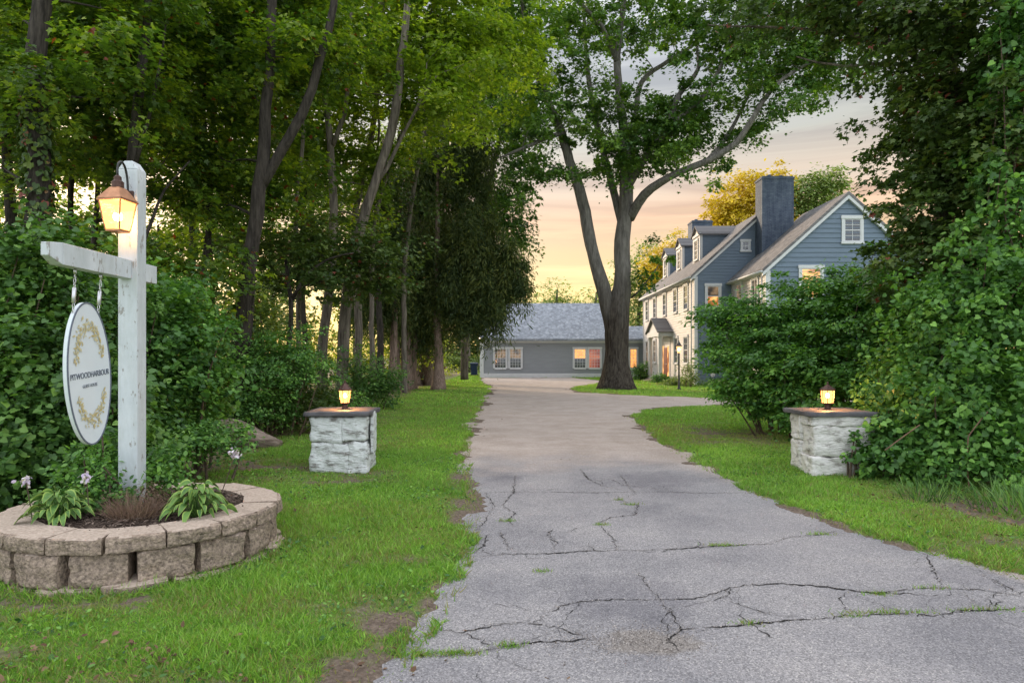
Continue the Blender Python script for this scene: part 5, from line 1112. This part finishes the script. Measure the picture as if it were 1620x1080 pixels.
cedar('cedar at the far end of the row', 650, 602, 4, 45, [(770, 340, 45, 2.2, 2, 3.6), (720, 250, 45, 2.0, 2, 3.2), (700, 430, 45, 2.2, 2, 2.8)], 405, 190, .6, .2)
# lighter green tree hanging over the drive between cedars and maple
tree('ash_tree', 'light green leafy tree leaning over the drive behind the cedars', 'tree', None, [(pp([(735, 600), (738, 480), (760, 350), (790, 220), (810, 80)], 42), [.25, .22, .18, .14, .06])],
 [(*P(800, 200, 42), 2.4, 2.2, 2.6), (*P(790, 300, 42), 2.2, 1.8, 2.0), (*P(775, 100, 42), 3, 2.6, 3), (*P(835, 230, 41), 1.3, 1.2, 1.8), (*P(815, 360, 41.5), 1.2, 1.1, 1.4), (*P(740, 140, 42), 3, 2, 3)], 330, 60, .2, .62, 'maple', M['leaf_big_maple'], M['bark_grey'], 410, limbs=110)

# undergrowth
UG = 'leafy shrubs along the woodland edge'
def us(label, ells, ncl, nl, size, cr, kind, lm, seed, **k): return shrub('shrub', label, 'shrub', UG, [(*P(a, b_, d), rx, ry, rz) for a, b_, d, rx, ry, rz in ells], ncl, nl, size, cr, kind, M[lm], seed, **k)
us('tall broad leaved shrub at the left edge behind the sign', [(20, 480, 7.6, .9, .7, .75), (60, 600, 7.2, .8, .7, .8), (20, 700, 6.8, .7, .5, .6), (60, 400, 7.8, .55, .5, .4)], 390, 42, .068, .20, 'heart', 'leaf_shrub', 501, stems=24)
us('dark leafed shrub low behind the left hosta', [(30, 730, 6.9, .7, .5, .5), (130, 700, 7.2, .7, .5, .5), (180, 650, 7.8, .6, .5, .6)], 247, 40, .062, .16, 'heart', 'leaf_shrub', 502, stems=14)
us('rounded green shrub between the sign and the white post', [(150, 520, 8.6, .9, .7, .9), (190, 620, 8.4, .7, .7, .5), (120, 450, 9, .7, .6, .4)], 260, 42, .08, .20, 'oval', 'leaf_shrub', 503, stems=22)
us('dense shrub just right of the white sign post', [(270, 540, 9.2, .75, .7, .75), (260, 640, 8.8, .7, .6, .6), (310, 600, 9.4, .5, .6, .5), (260, 470, 9.8, .6, .6, .4)], 330, 46, .064, .20, 'heart', 'leaf_vine', 504, stems=22)
us('feathery pale green bush spreading toward the stone pillar', [(360, 590, 13.3, 1.3, .8, .55), (430, 560, 13.8, 1.1, .8, .55), (400, 635, 13.2, 1.0, .6, .35), (320, 640, 12.9, .9, .6, .45), (490, 590, 14, .7, .5, .25), (550, 640, 14.5, .5, .5, .25)], 420, 66, .06, .24, 'oval', 'leaf_vine', 505, flat=.18, stems=26)
us('low weedy shrub on the bare soil behind the planter', [(300, 700, 8.4, .6, .4, .22), (250, 720, 7.8, .5, .4, .2), (350, 690, 8.8, .5, .4, .2)], 130, 40, .055, .14, 'oval', 'leaf_vine', 506)
us('dark evergreen shrub under the forked tree', [(430, 580, 14.5, 1.1, 1, .7), (370, 520, 15, 1.0, 1, .9), (480, 630, 14, .7, .8, .35)], 170, 50, .09, .30, 'oval', 'leaf_dark', 507, stems=20)
us('rounded bright bush at the foot of the cedars', [(580, 600, 20.5, .95, .9, .85), (605, 610, 21, .6, .6, .6)], 130, 60, .08, .25, 'oval', 'leaf_shrub', 508)
us('dark low thicket behind the left pillar', [(470, 642, 15, .9, .9, .35), (525, 632, 17, .7, .8, .35), (440, 650, 14, .7, .6, .3)], 120, 50, .08, .26, 'oval', 'leaf_dark', 509)
us('tangled tall shrub behind the sign arm', [(60, 460, 12, 1.5, 1, 1.0), (180, 470, 12.5, 1.4, 1, .9), (290, 440, 13, 1.4, 1, .9), (120, 560, 11.5, 1.6, 1, 1.0)], 380, 46, .10, .30, 'maple', 'leaf_maple', 510, stems=30)
us('thicket painted sunlit gold in the clearing behind the trunks', [(470, 540, 33, 3.2, 1.6, 2.0), (590, 560, 36, 2.4, 1.6, 1.5), (400, 520, 34, 3, 1.6, 2.6)], 230, 55, .16, .55, 'oval', 'leaf_painted_sun', 511)
us('long green thicket closing the woodland on the left', [(200, 520, 30, 6, 2, 2.6), (0, 520, 28, 5, 2, 2.6), (350, 500, 31, 3.5, 2, 2.6)], 420, 50, .17, .62, 'oval', 'leaf_far', 512)
us('scrub of yellow green saplings beyond the cedars', [(660, 565, 60, 4, 2, 1.8), (600, 545, 58, 5, 2, 3)], 200, 50, .2, .6, 'oval', 'leaf_painted_sun', 513)
# fallen log
lg = [P(345, 672, 12.2), P(380, 676, 12.1), P(412, 685, 12.0), P(444, 694, 11.9)]
for q_p, zz_ in zip(lg, (.30, .26, .16, .09)): q_p.z = zz_
mb = MB(); p_, r_ = dense(lg, [.24, .20, .15, .07], .12, .01); mb.tube(p_, r_, 14, wob=.35, seed=4)
o = mb.build('fallen_log', pm('log_wood', (.10, .075, .055), .95, 0, 5, 1.0, 20, col2=(.34, .28, .23), stretch=(.6, 3, 3)), None, origin=lg[1], smooth=True); tag(o, 'weathered fallen log lying at the edge of the shrubs', 'log')

# ------------------------------------------------------------------ right side
RT = empty
tree('maple_tree', 'dark leaved maple overhanging the right edge above the vines', 'tree', None,
 [(pp([(1500, 800), (1498, 600), (1492, 400), (1495, 250), (1500, 100), (1510, -60), (1500, -250)], 11.5), [.20, .18, .16, .14, .12, .10, .08]),
  (pp([(1498, 180), (1450, 90, .3), (1380, 60, .8), (1290, 48, 1.2), (1200, 42, 1.6), (1120, 40, 1.8)], 11.5), [.06, .05, .04, .03, .022, .012]),
  (pp([(1495, 130), (1420, 100, .5), (1340, 105, 1), (1260, 90, 1.3)], 11.5), [.045, .035, .025, .012]),
  (pp([(1500, 300), (1560, 200, -.5), (1600, 100, -1)], 11.5), [.07, .05, .03])],
 [(*P(1520, 170, 11.3), 1.3, 1.6, 1.5), (*P(1600, 120, 10.5), 1.2, 1.2, 1.6), (*P(1500, 20, 11.3), 1.9, 1.8, 1.0), (*P(1410, 10, 12), 1.4, 1.3, .6), (*P(1300, 15, 12.6), 1.2, 1.1, .45), (*P(1465, 190, 11.6), .55, .8, .75),
  (*P(1200, 15, 13), .9, .9, .3), (*P(1560, 330, 11), 1.1, 1.1, 1.0), (*P(1432, 335, 11.2), .55, .8, .5), (*P(1402, 408, 11), .45, .5, .33), (*P(1470, 280, 11.4), .5, .7, .6), (*P(1600, 250, 10.2), .8, 1, 1.2), (*P(1530, 420, 10.6), 1.0, .8, .8), (*P(1475, 400, 11), .45, .6, .5), (*P(1420, 445, 11.2), .35, .5, .22), (*P(1600, 420, 10), .7, .7, .8), (*P(1540, 260, 10.8), .9, .8, .9)],
 760, 78, .09, .27, 'maple', M['leaf_dark'], M['bark_grey'], 601, limbs=320, thick=.05)
def rs(name, label, ells, ncl, nl, size, cr, kind, lm, seed, **k): return shrub(name, label, 'shrub' if name == 'dogwood_shrub' else 'vine', None, [(*P(a, b_, d), rx, ry, rz) for a, b_, d, rx, ry, rz in ells], ncl, nl, size, cr, kind, M[lm], seed, **k)
rs('dogwood_shrub', 'wide layered green shrub between the house and the right pillar',
 [(1180, 550, 15, 1.05, 1.0, .80), (1290, 530, 14, 1.3, 1.2, 1.0), (1230, 590, 13.6, 1.0, .9, .75), (1330, 480, 14.2, 1.1, 1, .55), (1150, 500, 15.4, .6, .7, .45), (1400, 520, 13, 1.3, 1.1, 1.15), (1330, 600, 12.8, 1.1, .8, .7), (1170, 620, 14, .5, .6, .3), (1130, 560, 15.2, .45, .5, .35), (1250, 450, 14.6, .55, .6, .25), (1210, 640, 13.6, .6, .5, .28), (1290, 650, 13, .9, .6, .35), (1450, 470, 12.5, .9, .9, .9), (1420, 620, 12, .9, .8, .7), (1360, 450, 14, .9, .8, .35), (1210, 495, 14.6, .9, .8, .5), (1120, 500, 15.4, .4, .4, .22), (1260, 560, 13.8, 1.2, .9, .8)],
 1150, 78, .085, .28, 'oval', 'leaf_bush', 602, flat=.17, droop=.3, stems=60, jitter=.4)
rs('vine_thicket', 'round leaved vines smothering the tree at the right edge',
 [(1575, 500, 9.2, .7, .8, .9), (1490, 540, 9.6, .6, .8, .7), (1590, 620, 8.6, .75, .7, .75), (1500, 640, 9.0, .7, .7, .6), (1540, 720, 8.4, .55, .6, .4), (1440, 600, 9.6, .5, .6, .5)],
 520, 50, .068, .19, 'heart', 'leaf_vine', 603, stems=50, up=.55, jitter=.5)
rs('vine_thicket', 'climbing vine leaves hanging up the trunk at the right edge above the thicket',
 [(1600, 330, 9.6, .35, .4, .9), (1520, 400, 10, .3, .3, .7), (1605, 150, 9.8, .3, .4, 1.0), (1560, 280, 10, .22, .3, .7), (1450, 470, 10, .4, .4, .3), (1590, 40, 10, .4, .4, .35)],
 150, 34, .078, .17, 'heart', 'leaf_vine', 606, stems=26, up=.5, jitter=.6)
rs('vine_thicket', 'low vines creeping in front of the right stone pillar',
 [(1420, 690, 9.0, .42, .4, .28), (1480, 700, 8.8, .6, .5, .38), (1390, 715, 8.85, .25, .25, .12), (1450, 745, 8.7, .5, .4, .15), (1400, 660, 9.4, .25, .3, .2)],
 230, 34, .07, .14, 'heart', 'leaf_vine', 604, stems=30, up=.6)
rs('ivy_strand', 'thin ivy strand climbing over the face of the right pillar', [(1345, 722, 9.0, .14, .04, .05), (1355, 690, 9.0, .06, .04, .10)], 22, 9, .045, .05, 'heart', 'leaf_vine', 605, stems=6)
rr_ = np.random.default_rng(9); stm = pm('stem_tan', (.16, .09, .06), .9, .3, 20)   # bare vine stems in front of the leaves
for (a, b_, lb) in (((1535, 790), (1532, 690), 'upright reddish vine stem rising from the soil under the vines'), ((1532, 690), (1568, 645), 'forked tan vine stem above the upright reddish stem'), ((1400, 712), (1455, 672), 'slanting brown dead stem beside the right stone pillar')):
    mb = MB(); mb.tube(bez(P(*a, 8.0), P(*b_, 8.15), rr_, .1, 8), [.007]*8, 6); tag(mb.build('dead_vine', stm, None, origin=P(*a, 8.0), smooth=True), lb, 'vine stem')
blades('tall_grass', 'tuft of tall unmown grass at the lower right edge', 'grass tuft', 5.35, 7.0, 0, .6, .6, 420, .34, .012, leafmat('tall_grass', (.05, .12, .03), (.10, .22, .045), (.22, .36, .09), .3), 7, .35, 'tall grass at the right edge')
blades('tall_grass', 'smaller tuft of tall grass under the vines', 'grass tuft', 4.75, 7.7, 0, .4, .35, 200, .24, .010, M['leaf_shrub'], 8, .4, 'tall grass at the right edge')

# planting by the house
HG = 'low plants along the house front'
def hs(name, label, ells, ncl, nl, size, cr, lm, seed): return shrub(name, label, 'plant', HG, [(*P(a, b_, d), rx, ry, rz) for a, b_, d, rx, ry, rz in ells], ncl, nl, size, cr, 'oval', M[lm], seed)
hs('garden_shrub', 'round green bush beside the big maple trunk', [(1016, 588, 47.5, .55, .5, .7)], 50, 50, .12, .25, 'leaf_shrub', 701)
hs('garden_shrub', 'bright green plants in front of the porch step', [(1050, 601, 42, .7, .5, .35)], 50, 50, .10, .2, 'leaf_vine', 702)
hs('garden_shrub', 'pale leafy bush right of the lamp post', [(1090, 590, 36.5, .5, .4, .75)], 60, 24, .09, .25, 'leaf_far', 703)
hs('garden_shrub', 'grey green mound at the foot of the pale house wall', [(1070, 605, 38, .8, .5, .28)], 50, 50, .09, .2, 'leaf_far', 704)
hs('garden_shrub', 'dark plants at the foot of the blue gable wall', [(1150, 607, 37.3, 1.4, .5, .3)], 60, 50, .1, .22, 'leaf_shrub', 705)
# trees beyond the buildings
BG = 'trees beyond the house and garage'
def bt(label, px, D, ells, ncl, lm, seed, size=.3, cr=1.0, nl=60):
    x = (px-CX)*D/F; return tree('background_tree', label, 'tree', BG, [([(x, D, -.1), (x, D, 5), (x+.3, D, 10)], [.3, .25, .12])], [(*P(a, b_, d), rx, ry, rz) for a, b_, d, rx, ry, rz in ells], ncl, nl, size, cr, 'oval', M[lm], M['bark_grey'], seed, limbs=40)
bt('orange and yellow autumn tree rising behind the tall chimney', 1165, 66, [(1160, 325, 66, 2.4, 2.4, 2.6), (1200, 310, 66, 2.8, 2.4, 2.8), (1140, 350, 66, 1.4, 1.4, 2), (1240, 350, 66, 3, 2, 3.4), (1230, 290, 66, 1.6, 1.6, 1.4)], 280, 'leaf_autumn', 801)
bt('light green tree behind the wing roof', 1290, 64, [(1290, 325, 64, 2.6, 2, 3.2), (1310, 290, 64, 1.4, 1.4, 1.2), (1270, 300, 64, 1.2, 1.2, 1.4)], 150, 'leaf_far', 802)
bt('rounded green tree behind the middle of the garage roof', 878, 85, [(878, 495, 85, 3.4, 3, 3.4), (900, 510, 85, 3, 2.5, 2.4)], 150, 'leaf_far', 803)
bt('lower green tree behind the garage beside the maple trunk', 940, 88, [(940, 500, 88, 3, 3, 3)], 120, 'leaf_far', 804)
bt('green tree seen between the maple trunk and the house', 1010, 75, [(1005, 470, 75, 2.6, 2.4, 4.4), (1040, 440, 75, 2.6, 2.4, 4), (1010, 540, 75, 3, 2, 3.2)], 190, 'leaf_far', 805)
bt('golden tree partly hidden behind the far dormers', 1045, 70, [(1040, 425, 70, 1.6, 1.5, 2.2), (1070, 400, 70, 1.6, 1.5, 1.8)], 90, 'leaf_autumn', 806)
bt('dark green trees at the end of the field left of the garage', 730, 78, [(730, 545, 78, 4.4, 2.4, 3.0), (690, 535, 78, 4, 2.4, 3.6), (765, 540, 78, 2.4, 2, 3.0)], 240, 'leaf_dark', 807)
bt('pale hedge line beyond the far lawn', 740, 72, [(735, 572, 72, 4.5, 1.2, .9)], 90, 'leaf_far', 808, .2, .6)
bt('sunlit low trees left of the garage roof', 810, 92, [(805, 510, 92, 4, 3, 4)], 140, 'leaf_far', 809)
